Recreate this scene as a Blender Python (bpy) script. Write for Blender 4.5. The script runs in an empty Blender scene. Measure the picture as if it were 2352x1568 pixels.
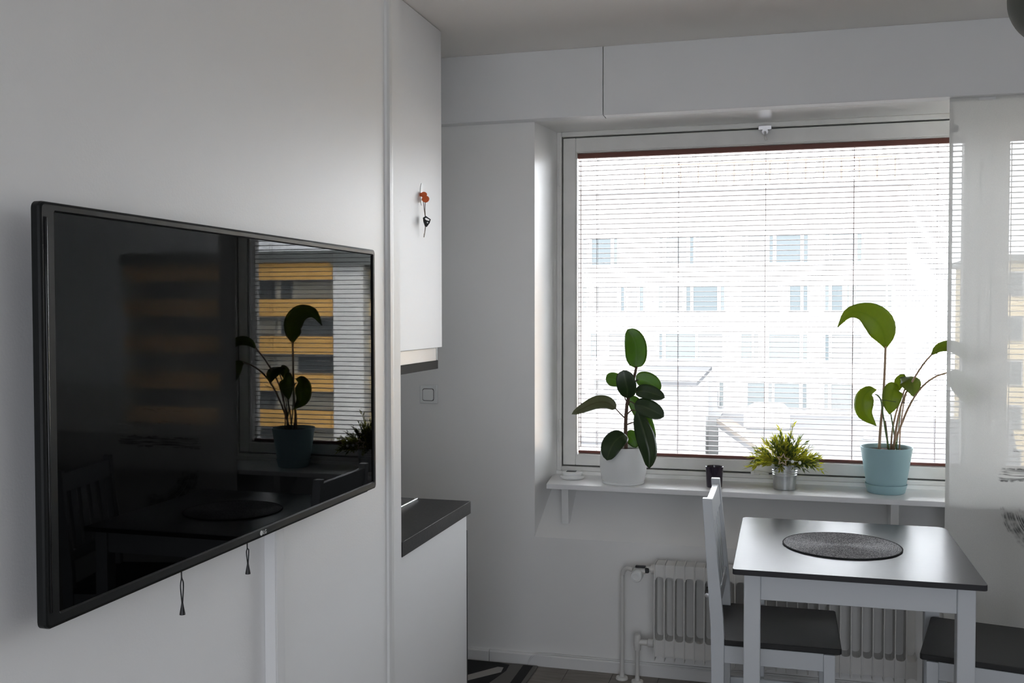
import bpy, bmesh, math, random
from mathutils import Vector, Matrix
random.seed(7)
PI = math.pi
SC = bpy.context.scene
COL = SC.collection

# ------------------------------------------------------------------ camera
F_PX, YAW, PIT, ROL, CAM_H = 2291.15, -15.2881, -1.7389, -0.0673, 1.51
def cam_axes():
    y, p, r = (math.radians(v) for v in (YAW, PIT, ROL))
    fw = Vector((math.sin(y)*math.cos(p), math.cos(y)*math.cos(p), math.sin(p)))
    rt = Vector((math.cos(y), -math.sin(y), 0))
    up = rt.cross(fw)
    return rt*math.cos(r)+up*math.sin(r), -rt*math.sin(r)+up*math.cos(r), fw
RT, UP, FW = cam_axes()
cam_data = bpy.data.cameras.new('camera')
cam_data.sensor_fit = 'HORIZONTAL'
cam_data.sensor_width = 36
cam_data.lens = F_PX/2352*36
cam_data.clip_start = 0.05
cam_data.clip_end = 500
cam = bpy.data.objects.new('camera', cam_data)
COL.objects.link(cam)
cam.matrix_world = Matrix(((RT.x, UP.x, -FW.x, 0), (RT.y, UP.y, -FW.y, 0), (RT.z, UP.z, -FW.z, CAM_H), (0, 0, 0, 1)))
SC.camera = cam

# ------------------------------------------------------------------ light and exposure
SC.view_settings.view_transform = 'Standard'
SC.view_settings.look = 'None'
SC.view_settings.gamma = 1
SC.view_settings.use_curve_mapping = False
SC.view_settings.exposure = 0.52
SC.cycles.adaptive_threshold = 0.02
SC.cycles.max_bounces = 8
SC.cycles.diffuse_bounces = 5
SC.cycles.glossy_bounces = 3
SC.cycles.transparent_max_bounces = 14
SC.cycles.sample_clamp_indirect = 12
SC.cycles.caustics_reflective = False
SC.cycles.caustics_refractive = False

SKY_COL, SKY_STR = (0.905, 0.95, 1.0), 9.7
SUN_STR = 13.0
world = bpy.data.worlds.new('world')
SC.world = world
world.use_nodes = True
bg = world.node_tree.nodes['Background']
bg.inputs[0].default_value = (*SKY_COL, 1)
bg.inputs[1].default_value = SKY_STR
sun_data = bpy.data.lights.new('sun', 'SUN')
sun_data.energy = SUN_STR
sun_data.color = (1.0, 0.955, 0.91)
sun_data.angle = math.radians(0.6)
sun = bpy.data.objects.new('sun', sun_data)
COL.objects.link(sun)
sun.location = (-20, -30, 40)
sun.rotation_euler = Vector((0.2, 0.5, -0.84)).to_track_quat('-Z', 'Y').to_euler()

def portal(name, loc, rot, sx, sy):
    d = bpy.data.lights.new(name, 'AREA')
    d.shape = 'RECTANGLE'
    d.size, d.size_y = sx, sy
    d.cycles.is_portal = True
    o = bpy.data.objects.new(name, d)
    COL.objects.link(o)
    o.location, o.rotation_euler = loc, rot
    return o

# ------------------------------------------------------------------ room measures
ZC = 2.583           # ceiling
YW = 4.10            # face of the window wall
YF = 4.36            # face of the window frames
YS = 4.032           # face of the soffit
XW = -0.975          # television wall
XK = -1.63           # wall behind the kitchen units
XR = 2.45            # right wall
YB = -2.1            # back wall
ZS = 2.305           # underside of soffit and niche
SILL = 0.78

def at(px, py, Y):
    """point of the photograph (2352 x 1568 frame) at depth Y"""
    d = RT*((px-1176)/F_PX) - UP*((py-784)/F_PX) + FW
    t = Y/d.y
    return Vector((0, 0, CAM_H)) + d*t

# ------------------------------------------------------------------ materials
def mat(name, col, rough=0.5, metal=0.0, spec=0.5, bump=0.0, bscale=200.0, var=0.0, vscale=6.0, coat=0.0, stretch=None):
    m = bpy.data.materials.new(name)
    m.use_nodes = True
    nt = m.node_tree
    b = nt.nodes['Principled BSDF']
    b.inputs['Base Color'].default_value = (*col, 1)
    b.inputs['Roughness'].default_value = rough
    b.inputs['Metallic'].default_value = metal
    b.inputs['Specular IOR Level'].default_value = spec
    b.inputs['Coat Weight'].default_value = coat
    tc = nt.nodes.new('ShaderNodeTexCoord')
    mp = nt.nodes.new('ShaderNodeMapping')
    nt.links.new(tc.outputs['Object'], mp.inputs[0])
    if stretch:
        mp.inputs['Scale'].default_value = stretch
    if bump > 0:
        n = nt.nodes.new('ShaderNodeTexNoise')
        n.inputs['Scale'].default_value = bscale
        n.inputs['Detail'].default_value = 2
        nt.links.new(mp.outputs[0], n.inputs['Vector'])
        bp = nt.nodes.new('ShaderNodeBump')
        bp.inputs['Strength'].default_value = bump
        bp.inputs['Distance'].default_value = 0.002
        nt.links.new(n.outputs[0], bp.inputs['Height'])
        nt.links.new(bp.outputs[0], b.inputs['Normal'])
    if var > 0:
        n = nt.nodes.new('ShaderNodeTexNoise')
        n.inputs['Scale'].default_value = vscale
        n.inputs['Detail'].default_value = 4
        nt.links.new(mp.outputs[0], n.inputs['Vector'])
        r = nt.nodes.new('ShaderNodeValToRGB')
        r.color_ramp.elements[0].position = 0.3
        r.color_ramp.elements[1].position = 0.7
        r.color_ramp.elements[0].color = (*[c*(1-var) for c in col], 1)
        r.color_ramp.elements[1].color = (*[min(1, c*(1+var)) for c in col], 1)
        nt.links.new(n.outputs[0], r.inputs[0])
        nt.links.new(r.outputs[0], b.inputs['Base Color'])
    return m

M = {}
M['wall_tv'] = mat('wall paint glossy', (0.90, 0.90, 0.90), 0.42, spec=0.4, bump=0.10, bscale=260)
M['wall'] = mat('wall paint', (0.85, 0.85, 0.84), 0.6, bump=0.15, bscale=180)
M['wall_warm'] = mat('wall paint niche', (0.85, 0.845, 0.83), 0.3, bump=0.06, bscale=150)
M['ceiling'] = mat('ceiling paint', (0.87, 0.84, 0.805), 0.8, bump=0.1, bscale=120)
M['soffit'] = mat('soffit paint', (0.83, 0.835, 0.84), 0.5, bump=0.1, bscale=200)
M['cab'] = mat('cabinet lacquer', (0.83, 0.83, 0.83), 0.42, spec=0.22)
M['white'] = mat('white paint satin', (0.78, 0.78, 0.77), 0.35)
M['frame'] = mat('window frame paint', (0.76, 0.75, 0.725), 0.4, bump=0.15, bscale=60, var=0.05, vscale=9)
M['sill'] = mat('sill laminate', (0.84, 0.84, 0.845), 0.33, spec=0.5)
M['white_wood'] = mat('painted wood', (0.58, 0.605, 0.63), 0.4, bump=0.08, bscale=80, stretch=(1, 1, .2))
M['grey_top'] = mat('grey lacquered wood', (0.05, 0.05, 0.053), 0.28, spec=0.075, bump=0.03, bscale=90, stretch=(.1, 1, 1))
M['grey_seat'] = mat('grey seat paint', (0.032,0.032,0.032), 0.6, spec=0.25, bump=0.1, bscale=80)
M['tv_black'] = mat('black plastic', (0.011, 0.012, 0.012), 0.38, spec=0.16)
M['tv_gloss'] = mat('glossy black plastic', (0.008, 0.008, 0.009), 0.08)
M['screen'] = mat('screen glass', (0.0006, 0.0006, 0.0006), 0.015, spec=0.074)
M['logo'] = mat('silver print', (0.6, 0.6, 0.6), 0.4)
M['chrome'] = mat('chrome', (0.75, 0.75, 0.76), 0.18, metal=1)
M['zinc'] = mat('galvanised zinc', (0.62, 0.64, 0.65), 0.3, metal=1, var=0.12, vscale=25)
M['darkstone'] = mat('dark laminate', (0.024, 0.023, 0.022), 0.55, spec=0.2, bump=0.15, bscale=300, var=0.3, vscale=120)
M['black_glass'] = mat('black glass', (0.01, 0.01, 0.011), 0.12)
M['dark'] = mat('dark void', (0.02, 0.02, 0.02), 0.7)
M['hood'] = mat('hood grey', (0.045, 0.043, 0.038), 0.8, spec=0.15)
M['valance'] = mat('light strip', (0.78, 0.74, 0.69), 0.3)
M['orange'] = mat('orange plastic', (0.75, 0.13, 0.02), 0.35)
M['cord_brown'] = mat('brown cord', (0.16, 0.12, 0.09), 0.8)
M['rust'] = mat('steel key', (0.35, 0.31, 0.28), 0.35, metal=1)
M['black'] = mat('black', (0.012, 0.012, 0.013), 0.45)
M['brown'] = mat('blind brown', (0.20, 0.062, 0.042), 0.5)
M['brown_slat'] = mat('blind slat', (0.10, 0.055, 0.047), 0.5)
M['cord_tape'] = mat('blind cord', (0.30, 0.20, 0.18), 0.8)
M['rad'] = mat('radiator enamel', (0.70, 0.69, 0.665), 0.4, bump=0.1, bscale=100, var=0.03)
M['pot_white'] = mat('white ceramic', (0.82, 0.83, 0.82), 0.45)
M['pot_blue'] = mat('blue ceramic', (0.36, 0.545, 0.585), 0.5, bump=0.05, bscale=150)
M['soil'] = mat('soil', (0.045, 0.028, 0.018), 0.95, bump=0.8, bscale=150, var=0.4, vscale=120)
M['stem_brown'] = mat('brown stem', (0.10, 0.055, 0.035), 0.7, bump=0.3, bscale=200)
M['stem_pink'] = mat('pinkish petiole', (0.34, 0.22, 0.13), 0.5)
M['stem_green'] = mat('green stem', (0.10, 0.16, 0.05), 0.6)
M['wood_light'] = mat('light wood', (0.50, 0.38, 0.26), 0.6, bump=0.1, bscale=60)
M['bead'] = mat('pale bead', (0.8, 0.82, 0.8), 0.2)
M['puck'] = mat('white plastic', (0.82, 0.83, 0.82), 0.3)
M['lamp'] = mat('dark lamp fabric', (0.10, 0.105, 0.09), 0.8)
M['facade_white'] = mat('white render', (0.27, 0.27, 0.267), 0.9, var=0.03, vscale=0.3)
M['tower_white'] = mat('white stair tower', (0.72, 0.72, 0.70), 0.9)
M['facade_yellow'] = mat('ochre render', (0.74, 0.43, 0.13), 0.9, var=0.06, vscale=0.4)
M['balcony_wall'] = mat('beige balcony wall', (0.42, 0.40, 0.33), 0.9)
M['facade_yellow2'] = mat('yellow render', (0.52, 0.42, 0.25), 0.9, var=0.06, vscale=0.4)
M['eave'] = mat('grey eave', (0.14, 0.15, 0.145), 0.9)
M['roof'] = mat('grey roof sheet', (0.042, 0.0435, 0.047), 0.9, var=0.12, vscale=0.6)
M['kerb'] = mat('beige parapet', (0.064, 0.055, 0.047), 0.9)
M['street'] = mat('pale street', (0.32, 0.315, 0.31), 0.95, var=0.08, vscale=0.15)
M['pane_dark'] = mat('dark far pane', (0.032, 0.042, 0.046), 0.5)
M['pane_mid'] = mat('blue far pane', (0.047, 0.056, 0.059), 0.5)
M['pane_pale'] = mat('curtained far pane', (0.064, 0.073, 0.075), 0.5)
M['pane_faint'] = mat('blind behind far pane', (0.075, 0.079, 0.079), 0.5)
M['pane_shade'] = mat('shaded balcony glass', (0.25, 0.235, 0.19), 0.5)
M['rail_far'] = mat('rust railing', (0.09, 0.06, 0.05), 0.8)
M['rug_black'] = mat('black rug pile', (0.018, 0.018, 0.018), 0.95, bump=0.6, bscale=500)
M['rug_grey'] = mat('grey rug pile', (0.16, 0.15, 0.14), 0.95, bump=0.6, bscale=500)
M['rug_light'] = mat('pale rug pile', (0.42, 0.40, 0.38), 0.95, bump=0.6, bscale=500)

def glass(name, tint=(0.985, 0.985, 0.985), ior=1.12):
    m = bpy.data.materials.new(name)
    m.use_nodes = True
    nt = m.node_tree
    nt.nodes.remove(nt.nodes['Principled BSDF'])
    out = nt.nodes['Material Output']
    t = nt.nodes.new('ShaderNodeBsdfTransparent')
    t.inputs[0].default_value = (*tint, 1)
    g = nt.nodes.new('ShaderNodeBsdfGlossy')
    g.inputs['Roughness'].default_value = 0.0
    fr = nt.nodes.new('ShaderNodeFresnel')
    fr.inputs[0].default_value = ior
    mx = nt.nodes.new('ShaderNodeMixShader')
    nt.links.new(fr.outputs[0], mx.inputs[0])
    nt.links.new(t.outputs[0], mx.inputs[1])
    nt.links.new(g.outputs[0], mx.inputs[2])
    nt.links.new(mx.outputs[0], out.inputs[0])
    return m
M['glass'] = glass('window glass')
M['glass_grey'] = glass('grey fill dimming glass', (0.53, 0.53, 0.54), 1.3)  # tint made up to dim the added fill window

def candle_glass():
    m = bpy.data.materials.new('purple glass')
    m.use_nodes = True
    b = m.node_tree.nodes['Principled BSDF']
    b.inputs['Base Color'].default_value = (0.05, 0.035, 0.06, 1)
    b.inputs['Roughness'].default_value = 0.12
    b.inputs['Transmission Weight'].default_value = 0.35
    return m
M['purple'] = candle_glass()

def leaf_mat(name, col, back, vein, trans=0.35, rough=0.35):
    m = bpy.data.materials.new(name)
    m.use_nodes = True
    nt = m.node_tree
    b = nt.nodes['Principled BSDF']
    out = nt.nodes['Material Output']
    uv = nt.nodes.new('ShaderNodeUVMap')
    sep = nt.nodes.new('ShaderNodeSeparateXYZ')
    nt.links.new(uv.outputs[0], sep.inputs[0])
    a = nt.nodes.new('ShaderNodeMath'); a.operation = 'SUBTRACT'; a.inputs[1].default_value = 0.5
    nt.links.new(sep.outputs[0], a.inputs[0])
    ab = nt.nodes.new('ShaderNodeMath'); ab.operation = 'ABSOLUTE'
    nt.links.new(a.outputs[0], ab.inputs[0])
    r = nt.nodes.new('ShaderNodeValToRGB')
    r.color_ramp.elements[0].position = 0.0
    r.color_ramp.elements[0].color = (*vein, 1)
    r.color_ramp.elements[1].position = 0.06
    r.color_ramp.elements[1].color = (*col, 1)
    nt.links.new(ab.outputs[0], r.inputs[0])
    n = nt.nodes.new('ShaderNodeTexNoise')
    n.inputs['Scale'].default_value = 9
    mixn = nt.nodes.new('ShaderNodeMixRGB'); mixn.blend_type = 'MULTIPLY'; mixn.inputs[0].default_value = 0.45
    nt.links.new(r.outputs[0], mixn.inputs[1])
    nt.links.new(n.outputs[0], mixn.inputs[2])
    geo = nt.nodes.new('ShaderNodeNewGeometry')
    mixb = nt.nodes.new('ShaderNodeMixRGB')
    nt.links.new(geo.outputs['Backfacing'], mixb.inputs[0])
    nt.links.new(mixn.outputs[0], mixb.inputs[1])
    mixb.inputs[2].default_value = (*back, 1)
    nt.links.new(mixb.outputs[0], b.inputs['Base Color'])
    b.inputs['Roughness'].default_value = rough
    t = nt.nodes.new('ShaderNodeBsdfTranslucent')
    t.inputs[0].default_value = (col[0]*2.6+0.01, col[1]*2.4+0.02, col[2]*0.9, 1)
    mx = nt.nodes.new('ShaderNodeMixShader')
    mx.inputs[0].default_value = trans
    nt.links.new(b.outputs[0], mx.inputs[1])
    nt.links.new(t.outputs[0], mx.inputs[2])
    nt.links.new(mx.outputs[0], out.inputs[0])
    return m
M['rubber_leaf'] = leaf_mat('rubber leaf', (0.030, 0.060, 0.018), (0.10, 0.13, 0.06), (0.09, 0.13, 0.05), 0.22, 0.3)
M['rubber_leaf_lit'] = leaf_mat('rubber leaf lit in colour', (0.075, 0.14, 0.02), (0.10, 0.17, 0.04), (0.14, 0.2, 0.07), 0.42, 0.35)  # brighter copy of the rubber leaf, its backlight put into the colour
M['rubber_under'] = leaf_mat('rubber leaf underside', (0.13, 0.145, 0.075), (0.13, 0.145, 0.075), (0.07, 0.05, 0.03), 0.2, 0.3)
M['lily_leaf'] = leaf_mat('broad leaf', (0.125, 0.165, 0.022), (0.125, 0.165, 0.022), (0.05, 0.09, 0.015), 0.5, 0.38)
M['sprig_leaf'] = leaf_mat('olive sprig leaf', (0.26, 0.27, 0.035), (0.17, 0.19, 0.03), (0.22, 0.22, 0.05), 0.4, 0.5)
M['sprig_leaf_dark'] = leaf_mat('dark sprig leaf', (0.06, 0.09, 0.02), (0.06, 0.09, 0.02), (0.10, 0.12, 0.03), 0.35, 0.5)

def floor_mat():
    m = mat('floor oak laminate', (0.20, 0.175, 0.15), 0.45, bump=0.1, bscale=60, var=0.25, vscale=7, stretch=(1, 8, 1))
    return m
M['plank'] = floor_mat()

def mat_woven():
    m = bpy.data.materials.new('woven grey')
    m.use_nodes = True
    nt = m.node_tree
    b = nt.nodes['Principled BSDF']
    tc = nt.nodes.new('ShaderNodeTexCoord')
    v = nt.nodes.new('ShaderNodeTexVoronoi')
    v.inputs['Scale'].default_value = 260
    nt.links.new(tc.outputs['Object'], v.inputs['Vector'])
    r = nt.nodes.new('ShaderNodeValToRGB')
    r.color_ramp.elements[0].color = (0.60, 0.60, 0.62, 1)
    r.color_ramp.elements[1].color = (0.14, 0.14, 0.15, 1)
    r.color_ramp.elements[1].position = 0.75
    nt.links.new(v.outputs['Distance'], r.inputs[0])
    nt.links.new(r.outputs[0], b.inputs['Base Color'])
    b.inputs['Roughness'].default_value = 0.75
    b.inputs['Specular IOR Level'].default_value = 0.25
    bp = nt.nodes.new('ShaderNodeBump')
    bp.inputs['Strength'].default_value = 0.5
    bp.inputs['Distance'].default_value = 0.002
    bp.invert = True
    nt.links.new(v.outputs['Distance'], bp.inputs['Height'])
    nt.links.new(bp.outputs[0], b.inputs['Normal'])
    return m
M['woven'] = mat_woven()

def curtain_mat():
    m = bpy.data.materials.new('sheer printed fabric')
    m.use_nodes = True
    nt = m.node_tree
    nt.nodes.remove(nt.nodes['Principled BSDF'])
    out = nt.nodes['Material Output']
    N = nt.nodes.new
    def math_(op, a, b=None, c=None):
        n = N('ShaderNodeMath'); n.operation = op
        for i, v in enumerate((a, b, c)):
            if v is None: continue
            if isinstance(v, (int, float)): n.inputs[i].default_value = v
            else: nt.links.new(v, n.inputs[i])
        return n.outputs[0]
    def step(v, lo, hi):
        n = N('ShaderNodeMapRange'); n.interpolation_type = 'SMOOTHSTEP'
        nt.links.new(v, n.inputs[0])
        n.inputs[1].default_value, n.inputs[2].default_value = lo, hi
        return n.outputs[0]
    tc = N('ShaderNodeTexCoord')
    sep = N('ShaderNodeSeparateXYZ')
    nt.links.new(tc.outputs['Object'], sep.inputs[0])
    X, Z = sep.outputs[0], sep.outputs[2]
    def noise(sx, sz, sc, det=3):
        mp = N('ShaderNodeMapping'); mp.inputs['Scale'].default_value = (sx, 1, sz)
        nt.links.new(tc.outputs['Object'], mp.inputs[0])
        n = N('ShaderNodeTexNoise'); n.inputs['Scale'].default_value = sc; n.inputs['Detail'].default_value = det
        nt.links.new(mp.outputs[0], n.inputs['Vector'])
        return n.outputs[0]
    streak_h = noise(0.12, 3.0, 60)
    streak_f = noise(1, 1, 28)
    wob = math_('MULTIPLY', math_('SUBTRACT', noise(1, 1, 22, 5), 0.5), 0.11)
    def hstroke(x0, x1, z0, z1):
        xx = math_('ADD', X, wob); zz = math_('ADD', Z, math_('MULTIPLY', wob, 0.6))
        a = math_('MULTIPLY', step(xx, x0, x0+.02), math_('SUBTRACT', 1, step(xx, x1-.02, x1)))
        b = math_('MULTIPLY', step(zz, z0, z0+.008), math_('SUBTRACT', 1, step(zz, z1-.008, z1)))
        return math_('MULTIPLY', math_('MULTIPLY', a, b), step(streak_h, 0.40, 0.62))
    def arc(cx, cz, r0, r1, zmin, zmax, xmax):
        dx = math_('SUBTRACT', X, cx); dz = math_('SUBTRACT', Z, cz)
        r = math_('SQRT', math_('ADD', math_('MULTIPLY', dx, dx), math_('MULTIPLY', dz, dz)))
        rr = math_('ADD', r, math_('MULTIPLY', wob, 0.5))
        a = math_('MULTIPLY', step(rr, r0, r0+.01), math_('SUBTRACT', 1, step(rr, r1-.012, r1)))
        comb = N('ShaderNodeCombineXYZ'); nt.links.new(r, comb.inputs[0])
        n = N('ShaderNodeTexNoise'); n.inputs['Scale'].default_value = 150
        nt.links.new(comb.outputs[0], n.inputs['Vector'])
        zz = math_('ADD', Z, wob)
        b = math_('MULTIPLY', step(zz, zmin, zmin+.02), math_('SUBTRACT', 1, step(zz, zmax-.03, zmax)))
        b = math_('MULTIPLY', b, math_('SUBTRACT', 1, step(X, xmax-.05, xmax)))
        return math_('MULTIPLY', math_('MULTIPLY', a, b), math_('MULTIPLY', step(n.outputs[0], 0.28, 0.62), step(streak_f, 0.30, 0.62)))
    masks = [hstroke(.185, .62, .872, .926), hstroke(.225, .55, .985, 1.0), hstroke(.215, .5, 1.04, 1.055),
             arc(.43, .80, .145, .24, .45, .775, .5)]
    tot = masks[0]
    for k in masks[1:]:
        tot = math_('MAXIMUM', tot, k)
    tot = math_('MULTIPLY', tot, 0.85)
    weave = noise(1, 1, 420, 1)
    tr = N('ShaderNodeBsdfTransparent'); tr.inputs[0].default_value = (1, 1, 1, 1)
    df = N('ShaderNodeBsdfDiffuse'); tl = N('ShaderNodeBsdfTranslucent')
    colr = N('ShaderNodeMixRGB')
    nt.links.new(tot, colr.inputs[0])
    colr.inputs[1].default_value = (0.80, 0.80, 0.77, 1)
    colr.inputs[2].default_value = (0.02, 0.02, 0.02, 1)
    nt.links.new(colr.outputs[0], df.inputs[0]); nt.links.new(colr.outputs[0], tl.inputs[0])
    m1 = N('ShaderNodeMixShader'); m1.inputs[0].default_value = 0.18
    nt.links.new(df.outputs[0], m1.inputs[1]); nt.links.new(tl.outputs[0], m1.inputs[2])
    m2 = N('ShaderNodeMixShader')
    fac = math_('ADD', 0.845, math_('MULTIPLY', weave, 0.14))
    fac = math_('MAXIMUM', fac, tot)
    nt.links.new(fac, m2.inputs[0])
    nt.links.new(tr.outputs[0], m2.inputs[1]); nt.links.new(m1.outputs[0], m2.inputs[2])
    nt.links.new(m2.outputs[0], out.inputs[0])
    return m
M['curtain'] = curtain_mat()

# ------------------------------------------------------------------ mesh helpers
def top_of(o):
    while o.parent: o = o.parent
    return o

def obj(name, bm, material, parent=None, local=False, smooth=False, auto=None):
    """link a bmesh (world coordinates unless local) as one mesh object"""
    me = bpy.data.meshes.new(name)
    bmesh.ops.recalc_face_normals(bm, faces=bm.faces)
    if smooth:
        for f in bm.faces: f.smooth = True
    bm.to_mesh(me); bm.free()
    me.materials.append(M[material] if isinstance(material, str) else material)
    o = bpy.data.objects.new(name, me)
    COL.objects.link(o)
    if parent is not None:
        o.parent = parent
        if not local:
            me.transform(Matrix.Translation(-Vector(top_of(parent).location)))
    if auto:
        for p in me.polygons: p.use_smooth = True
        try:
            me.set_sharp_from_angle(angle=math.radians(auto))
        except Exception:
            pass
    return o

def tag(o, label=None, cat=None, group=None, kind=None):
    if label: o['label'] = label
    if cat: o['category'] = cat
    if group: o['group'] = group
    if kind: o['kind'] = kind
    return o

def thing(name, label, cat, loc=(0, 0, 0), rotz=0, group=None):
    o = bpy.data.objects.new(name, None)
    o.empty_display_size = 0.05
    COL.objects.link(o)
    o.location = loc
    o.rotation_euler = (0, 0, rotz)
    return tag(o, label, cat, group)

def struct(name, bm, m, parent=None, **k):
    o = obj(name, bm, m, parent, **k)
    if parent is None: o['kind'] = 'structure'
    return o

def B(): return bmesh.new()

def box(bm, x0, x1, y0, y1, z0, z1, bev=0.0, seg=2):
    t = bmesh.new()
    r = bmesh.ops.create_cube(t, size=1)
    for v in t.verts:
        v.co = Vector(((x0+x1)/2+v.co.x*(x1-x0), (y0+y1)/2+v.co.y*(y1-y0), (z0+z1)/2+v.co.z*(z1-z0)))
    if bev > 0:
        bmesh.ops.bevel(t, geom=list(t.edges), offset=bev, segments=seg, affect='EDGES', profile=0.5)
    merge(bm, t)
    return bm

def merge(bm, t):
    me = bpy.data.meshes.new('tmp')
    t.to_mesh(me); t.free()
    bm.from_mesh(me)
    bpy.data.meshes.remove(me)

def prism(bm, poly, axis, a, b, bev=0.0):
    """polygon in the two other axes (in x,y,z order) extruded along axis from a to b"""
    t = bmesh.new()
    def P(u, v, w):
        return {'X': (w, u, v), 'Y': (u, w, v), 'Z': (u, v, w)}[axis]
    lo = [t.verts.new(P(u, v, a)) for u, v in poly]
    hi = [t.verts.new(P(u, v, b)) for u, v in poly]
    n = len(poly)
    t.faces.new(lo); t.faces.new(hi)
    for i in range(n):
        t.faces.new((lo[i], lo[(i+1) % n], hi[(i+1) % n], hi[i]))
    bmesh.ops.recalc_face_normals(t, faces=t.faces)
    if bev > 0:
        bmesh.ops.bevel(t, geom=list(t.edges), offset=bev, segments=2, affect='EDGES', profile=0.5)
    merge(bm, t)
    return bm

def lathe(bm, prof, c, seg=48, axis=(0, 0, 1)):
    """prof: list of (r, h); revolved about axis through c"""
    ax = Vector(axis).normalized()
    q = Vector((0, 0, 1)).rotation_difference(ax)
    rings = []
    for r, h in prof:
        if r < 1e-6:
            rings.append([bm.verts.new(Vector(c)+q @ Vector((0, 0, h)))])
        else:
            rings.append([bm.verts.new(Vector(c)+q @ Vector((r*math.cos(2*PI*k/seg), r*math.sin(2*PI*k/seg), h))) for k in range(seg)])
    for a, b in zip(rings[:-1], rings[1:]):
        if len(a) == 1 and len(b) == 1: continue
        for k in range(seg):
            k2 = (k+1) % seg
            if len(a) == 1: bm.faces.new((a[0], b[k], b[k2]))
            elif len(b) == 1: bm.faces.new((a[k], a[k2], b[0]))
            else: bm.faces.new((a[k], a[k2], b[k2], b[k]))
    return bm

def catmull(pts, n):
    P = [Vector(p) for p in pts]
    P = [P[0]*2-P[1]] + P + [P[-1]*2-P[-2]]
    out = []
    m = len(P)-3
    for k in range(n+1):
        s = k/n*m
        i = min(int(s), m-1); t = s-i
        a, b, c, d = P[i:i+4]
        out.append(0.5*((2*b)+(c-a)*t+(2*a-5*b+4*c-d)*t*t+(3*b-a-3*c+d)*t*t*t))
    return out

def tube(bm, pts, r, seg=8, n=None, r2=None, cap=True):
    pts = [Vector(p) for p in pts]
    if n: pts = catmull(pts, n)
    rings = []
    prev = None
    for i, p in enumerate(pts):
        t = (pts[min(i+1, len(pts)-1)]-pts[max(i-1, 0)]).normalized()
        if prev is None:
            u = t.cross(Vector((0, 0, 1)))
            if u.length < 0.1: u = t.cross(Vector((1, 0, 0)))
        else:
            u = prev - t*prev.dot(t)
        u.normalize(); prev = u
        w = t.cross(u)
        f = i/max(1, len(pts)-1)
        rr = r if r2 is None else r+(r2-r)*f
        rings.append([bm.verts.new(p+u*rr*math.cos(2*PI*k/seg)+w*rr*math.sin(2*PI*k/seg)) for k in range(seg)])
    for a, b in zip(rings[:-1], rings[1:]):
        for k in range(seg):
            bm.faces.new((a[k], a[(k+1) % seg], b[(k+1) % seg], b[k]))
    if cap:
        bm.faces.new(rings[0]); bm.faces.new(rings[-1])
    return bm

def leaf_bm(bm, mid, widths, normal, fold=0.0, cup=0.0, n=18, m=8, shape=None):
    """leaf blade along control points mid; widths at the same points; normal = hint of the upper side"""
    uvl = bm.loops.layers.uv.verify()
    P = catmull(mid, n)
    Wd = [v.x for v in catmull([Vector((w, 0, 0)) for w in widths], n)]
    if shape:
        Wm, pk_, ex = shape
        Wd = []
        for i in range(n+1):
            q = (i/n)**pk_
            Wd.append(Wm*max(0.0, 1-abs(2*q-1)**ex)**(1/1.7))
    grid = []
    nh = Vector(normal).normalized()
    for i, p in enumerate(P):
        t = (P[min(i+1, n)]-P[max(i-1, 0)]).normalized()
        s = t.cross(nh)
        if s.length < 1e-3: s = t.cross(Vector((1, 0, 0)))
        s.normalize()
        nn = s.cross(t).normalized()
        row = []
        for j in range(m+1):
            u = -1+2*j/m
            w = max(Wd[i], 0.0008)/2
            row.append(bm.verts.new(p+s*u*w+nn*(fold*abs(u)*w+cup*u*u*w)))
        grid.append(row)
    for i in range(n):
        for j in range(m):
            f = bm.faces.new((grid[i][j], grid[i][j+1], grid[i+1][j+1], grid[i+1][j]))
            f.smooth = True
            for l, (uu, vv) in zip(f.loops, ((j/m, i/n), ((j+1)/m, i/n), ((j+1)/m, (i+1)/n), (j/m, (i+1)/n))):
                l[uvl].uv = (uu, vv)
    return bm

def leaf(parent, mid, widths, normal, m, fold=0.15, cup=0.0, name='leaf', shape=None):
    bm = leaf_bm(B(), mid, widths, normal, fold, cup, shape=shape)
    me = bpy.data.meshes.new(name)
    bm.to_mesh(me); bm.free()
    me.materials.append(M[m])
    o = bpy.data.objects.new(name, me)
    COL.objects.link(o)
    o.parent = parent
    me.transform(Matrix.Translation(-Vector(top_of(parent).location)))
    md = o.modifiers.new('thickness', 'SOLIDIFY')
    md.thickness = 0.0007
    return o

def rrect(u0, u1, v0, v1, r, seg=5):
    pts = []
    for cx, cy, a0 in ((u1-r, v1-r, 0), (u0+r, v1-r, PI/2), (u0+r, v0+r, PI), (u1-r, v0+r, 3*PI/2)):
        for k in range(seg+1):
            a = a0+PI/2*k/seg
            pts.append((cx+r*math.cos(a), cy+r*math.sin(a)))
    return pts

# ================================================================== THE SETTING
# window bays: (left jamb, right jamb) with glass inset
WIN = [(-0.985, 0.77), (0.77, 2.28)]
GLZ = (0.87, 2.215)
def glass_x(k):
    a, b = WIN[k]
    return a+0.085, b-0.07

portal('window_portal', ((WIN[0][0]+WIN[0][1])/2, 4.62, 1.54), (-PI/2, 0, 0), 1.62, 1.38)
portal('window_portal', ((WIN[1][0]+WIN[1][1])/2, 4.62, 1.54), (-PI/2, 0, 0), 1.42, 1.38)

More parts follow.
